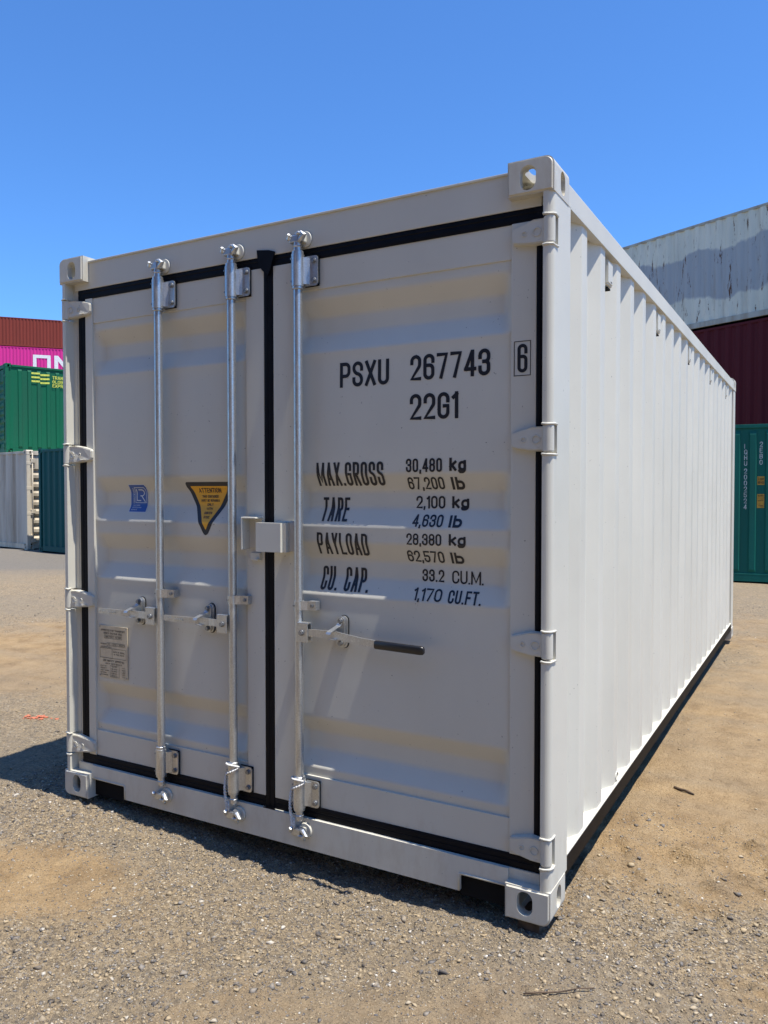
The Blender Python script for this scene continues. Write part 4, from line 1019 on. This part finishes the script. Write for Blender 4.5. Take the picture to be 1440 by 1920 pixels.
# ================================================================== BACKGROUND CONTAINERS
def corr_wall(mb, x0, x1, z0, z1, y0, depth, pitch, sec=(.26, .24, .25, .25), phase=0):
    """vertical corrugation along x; y0 outer face, +depth inner"""
    pts = [(x0, y0 + depth)]; x = x0 + .02 + phase
    while x + pitch < x1:
        a = x + sec[1] * pitch; b_ = a + sec[0] * pitch; c = b_ + sec[1] * pitch
        pts += [(x, y0 + depth), (a, y0), (b_, y0), (c, y0 + depth)]; x += pitch
    pts.append((x1, y0 + depth)); n = len(pts)
    mb.add([(px_, py_, z) for z in (z0, z1) for px_, py_ in pts], [(k, k + 1, n + k + 1, n + k) for k in range(n - 1)])
    return pts
def bg_container(name, label, m, origin, ang, L=6.058, D=2.438, H=2.591, style='corr', mrail=None, group='stacked containers in the yard', pockets=True, doors=None, mend=None):
    t = thing(name, label, 'shipping container', origin, ang, group)
    mrail = mrail or m
    for sx, x in ((-1, 0), (1, L)):
        for sy, y in ((-1, 0), (1, D)):
            for sz, z in ((-1, 0), (1, H)): casting(t, (x, y, z), sx, sy, sz, mrail)
            mb = MB(); xa, xb = (x, x + .10) if sx < 0 else (x - .10, x); ya, yb = (y, y + .10) if sy < 0 else (y - .10, y)
            mb.box(xa + .004 * (sx < 0), xb - .004 * (sx > 0), ya + .004 * (sy < 0), yb - .004 * (sy > 0), CH, H - CH, .01); build(mb, 'corner_post', mrail, t)
    for y in (.006, D - .066):
        mb = MB(); mb.box(.178, L - .178, y, y + .06, H - .09, H - .03, .004); build(mb, 'top_rail', mrail, t)
        mb = MB()
        if pockets and L < 7 and y < 1:
            segs = [(.178, 1.75), (2.10, 3.95), (4.30, L - .178)]
            mb.box(.178, L - .178, y, y + .06, .135, .16, .003)
            for a, b_ in segs: mb.box(a, b_, y + .001, y + .055, .03, .1345, .003)
        else: mb.box(.178, L - .178, y, y + .06, .03, .16, .004)
        build(mb, 'bottom_rail', mrail, t)
    for front in (1, 0):
        mb = MB()
        if style == 'corr':
            corr_wall(mb, .10, L - .10, .155, H - .085, .012, .036, .278)
        else:
            mb.add([(.10, .034, .155), (L - .10, .034, .155), (L - .10, .034, H - .085), (.10, .034, H - .085)], [(0, 1, 2, 3)])
            x, pr_ = (.36, .262) if style == 'rib' else (.1225, .245)
            while x < L - .3:
                wd = .085; za, zb_ = .20, H - .16; p = .008; s_ = .018
                mb.add([(x - s_, .0338, za - .02), (x + wd + s_, .0338, za - .02), (x + wd + s_, .0338, zb_ + .03), (x - s_, .0338, zb_ + .03),
                        (x, p, za + .03), (x + wd, p, za + .03), (x + wd, p, zb_ - .035), (x, p, zb_ - .035)],
                       [(4, 5, 6, 7), (0, 1, 5, 4), (2, 3, 7, 6), (0, 4, 7, 3), (1, 2, 6, 5)]); x += pr_
        if not front:
            mb.v = [(x, D - y, z) for x, y, z in mb.v]; mb.f = [f[::-1] for f in mb.f]
        wl = build(mb, 'side_wall', m, t, flipfix=False)
        if front: face = wl
    # ends
    me_ = mend or m
    for e in (0, 1):
        is_door = doors == e
        mb = MB(); c0, c1 = .10, D - .10
        if is_door:
            for a, b_ in ((c0 + .01, D / 2 - .012), (D / 2 + .012, c1 - .01)):
                mb.box(.030, .07, a, a + .07, .16, H - .15, .003) if not e else mb.box(L - .07, L - .030, a, a + .07, .16, H - .15, .003)
                mb.box(.030, .07, b_ - .07, b_, .16, H - .15, .003) if not e else mb.box(L - .07, L - .030, b_ - .07, b_, .16, H - .15, .003)
                zs = [.16, .22]; z = .30
                pr = [(.16, 0)]
                while z + .2 < H - .25: pr += [(z, 0), (z + .05, 1), (z + .11, 1), (z + .16, 0)]; z += .235
                pr.append((H - .15, 0))
                mb.add([((.038 + .034 * d) if not e else L - (.038 + .034 * d), y, z_) for y in (a + .07, b_ - .07) for z_, d in pr], [(k, k + 1, len(pr) + k + 1, len(pr) + k) for k in range(len(pr) - 1)])
            dr = build(mb, 'door', me_, t)
            for y in (.165, .80, D - .80, D - .165):
                mb = MB(); xx = .012 if not e else L - .012
                mb.tube([(xx, y, .10), (xx, y, H - .07)], .017, 8)
                for z in (.25, 1.0, H - .28): mb.box(xx - .022, xx + .022, y - .05, y + .07, z - .05, z + .05, .004)
                build(mb, 'locking_bar', 'galv' if False else me_, dr)
            for y in (.05, D - .05):
                for z in (.35, .95, 1.6, 2.25):
                    mb = MB(); mb.box(.0 if not e else L - .028, .028 if not e else L, y - .05, y + .11 if y < 1 else y + .05, z - .04, z + .04, .004) if y < 1 else mb.box(.0 if not e else L - .028, .028 if not e else L, y - .11, y + .05, z - .04, z + .04, .004)
                    build(mb, 'hinge', me_, dr)
        else:
            pts = []; y = c0; k = 0
            while y < c1: pts.append((y, .02 if (k // 2) % 2 else .056)); y += .09; k += 1
            pts.append((c1, pts[-1][1])); n = len(pts)
            mb.add([(d if not e else L - d, y, z) for z in (.155, H - .12) for y, d in pts], [(k, k + 1, n + k + 1, n + k) for k in range(n - 1)])
            build(mb, 'end_wall', me_, t)
        mb = MB(); xa, xb = (.01, .09) if not e else (L - .09, L - .01)
        mb.box(xa, xb, .162, D - .162, H - .13, H - .02, .004); build(mb, 'end_rail', mrail, t); mb = MB(); mb.box(xa + .002, xb, .162, D - .162, .03, .16, .004); build(mb, 'end_rail', mrail, t)
    mb = MB(); xs = np.linspace(.10, L - .10, int(L / .1)); vs = []
    for i_, x in enumerate(xs): vs += [(x, .06, H - .045), (x, .2, H - .045 + (.012 if i_ % 2 else 0)), (x, D - .2, H - .045 + (.012 if i_ % 2 else 0)), (x, D - .06, H - .045)]
    mb.add(vs, [(i_ * 4 + k, i_ * 4 + 4 + k, i_ * 4 + 5 + k, i_ * 4 + k + 1) for i_ in range(len(xs) - 1) for k in range(3)]); build(mb, 'roof', m, t, flipfix=False)
    mb = MB(); mb.box(.1, L - .1, .07, D - .07, .10, .14); build(mb, 'underframe', 'hollow', t)
    return t, face
def dirv(a): return Vector((math.cos(a), math.sin(a), 0))
GZ = -.045
# left row, one container high: right-hand corner of the cream one and left-hand corner of the teal one
aL = math.atan2(-.217, 1.246)
cA = Vector((-17.142, 10.544, GZ)); tA = Vector((-16.444, 10.364, GZ))
cream, cface = bg_container('shipping_container', 'weathered cream container with streaked side toned grey for shade and sunlit door end', 'creamshade', cA - dirv(aL) * 6.058, aL, mrail='beige', doors=1, mend='beige')
teal1, tface = bg_container('shipping_container', 'dark teal corrugated container beside the cream one, beneath the green one', 'tealdark', tA, aL)
# green one, a level up and further back
aG = math.atan2(1.450, .538)
gA = Vector((-19.598, 11.687, 0)) 
grn_low, _ = bg_container('shipping_container', 'ground level container hidden behind the cream and teal pair', 'tealdark', gA + Vector((0, 0, GZ)), aG)
green, gface = bg_container('shipping_container', 'bottle green ribbed container with yellow bars and lettering near its top', 'green', gA + Vector((0, 0, GZ + 2.592)), aG, style='rib', doors=0)
# far stack
aP = math.atan2(3.835, 3.350)
pA = Vector((-63.43, 41.64, 0)) - dirv(aP) * 2.0
z = GZ
HS = [2.896, 2.896, 2.896, 2.896]
for k, h in enumerate(HS):
    bg_container('shipping_container', ['lowest', 'second', 'third', 'fourth'][k] + ' container up in the far stack, hidden behind the green one', ['maroon', 'tealdark', 'brown', 'maroon'][k], pA + Vector((0, 0, z)), aP, 12.19, H=h, pockets=False); z += h + .003
pink, pface = bg_container('shipping_container', 'magenta container with big white letters in the far left stack', 'pink', pA + Vector((0, 0, z)), aP, 12.19, H=2.896, pockets=False); zp = z; z += 2.9
z += 0
brown, _ = bg_container('shipping_container', 'red-brown corrugated container topmost in the far left stack', 'brown', pA + Vector((0, 0, z)), aP, 12.19, H=2.591, pockets=False)
# right stack
aR = math.atan2(-1.738, 3.560)
rB = Vector((-.330, 17.250, 0)) + dirv(aR) * 3.4
o0 = rB - dirv(aR) * 12.19
bg_container('shipping_container', 'ground level container hidden behind the sea green one', 'maroon', o0 + Vector((0, 0, GZ)), aR, 12.19, pockets=False)
bg_container('shipping_container', 'dark maroon container under the chalky pale one at right', 'maroon', o0 + Vector((0, 0, GZ + 2.595)), aR, 12.19, H=2.896, pockets=False)
pale, _ = bg_container('shipping_container', 'chalky pale green container with rust runs and blue-grey patch, topmost at right', 'pale', o0 + Vector((0, 0, GZ + 2.595 + 2.90)), aR, 12.19, pockets=False, mrail='rail_rust')
aT = R(5)
t0 = Vector((-.5545, 11.674, GZ - .005)) - dirv(aT) * .35
tealr, trface = bg_container('shipping_container', 'sea green ribbed container on the ground behind the right end, with worn vertical numbers', 'tealright', t0, aT, H=2.66, style='rib2')

# unseen row added behind the photographer to block low sky and darken the doors
YC = ['maroon', 'brown', 'tealdark', 'maroon', 'brown', 'creamshade', 'maroon', 'brown']
for k in range(8):
    c, lv = k % 2, k // 2
    bg_container('shipping_container', '%s container of the %s stack in the unseen row added behind the photographer' % (('ground level', 'second', 'third', 'topmost')[lv], ('western', 'eastern')[c]),
                 YC[k], Vector((-12.9 + c * 12.6, -14.6, GZ + lv * 2.594)), 0, 12.19, pockets=False, group='unseen containers added behind the photographer to block low sky')
# lettering on those: built flat on the outer faces of the corrugations
def flat(y): return lambda u, v, off: (u, y - off, v)
def bars(pls, t): return [stroke([Vector(p) for p in pl], t, False) for pl in pls]
# big white letters on the magenta one
for pls in ([[(4.97, .6), (4.97, 2.10), (6.15, 2.10), (6.15, .6)], [(4.97, .75), (6.15, .75)]],
            [[(6.76, .6), (6.76, 2.25)], [(6.80, 2.15), (7.95, .7)], [(8.00, .6), (8.00, 2.25)]],
            [[(8.65, .6), (8.65, 2.10), (9.75, 2.10)], [(8.65, 1.4), (9.7, 1.4)], [(8.65, .75), (9.75, .75)]]):
    lay(bars(pls, .32), flat(.008), (), 'lettering', 'whitepaint', pink)
# green one: bars and words
yb = []
for k in range(3):
    z = 2.365 - k * .115
    yb += bars([[(.715, z), (.95, z + .005)], [(.96, z - .035), (1.22, z - .020)]], .052)
yb += text2d('TRANS', 1.30, 1.68, 2.235, 2.335, .17) + text2d('GLOBAL', 1.30, 1.76, 2.12, 2.21, .17) + text2d('EXPRESS', 1.30, 1.84, 2.00, 2.10, .17)
lay(yb, flat(.005), (), 'lettering', 'yellowpaint', green)
# sea green one: vertical numbers in the recesses, placards
def vertical(s_, xc, ztop, pitch, h, w_, y, m, t):
    st_ = []
    for k, c in enumerate(s_):
        if c != ' ': st_ += text2d(c, xc - w_ / 2, xc + w_ / 2, ztop - k * pitch - h, ztop - k * pitch, .13)
    lay(st_, flat(y), (), 'lettering', m, t)
vertical('IQHU', .548, 2.31, .095, .078, .046, .033, 'greypaint', tealr)
vertical('2002524', .548, 1.90, .099, .080, .046, .033, 'greypaint', tealr)
vertical('2EB0', .778, 2.34, .099, .080, .046, .033, 'greypaint', tealr)
for za, zb_ in ((1.63, 1.77), (1.25, 1.48)):
    mb = MB(); mb.box(.724, .832, .0305, .0335, za, zb_, .001); pc = build(mb, 'placard', 'placard', tealr)
lay(text2d('2.6m', .735, .822, 1.715, 1.750, .15) + text2d("8'6", .735, .822, 1.65, 1.69, .15) + text2d('SUPER', .737, .818, 1.44, 1.46, .16) + text2d('HEAVY', .737, .818, 1.36, 1.38, .16) + text2d('LOAD', .745, .81, 1.28, 1.30, .16), flat(.0305), (), 'lettering', 'ink', tealr)
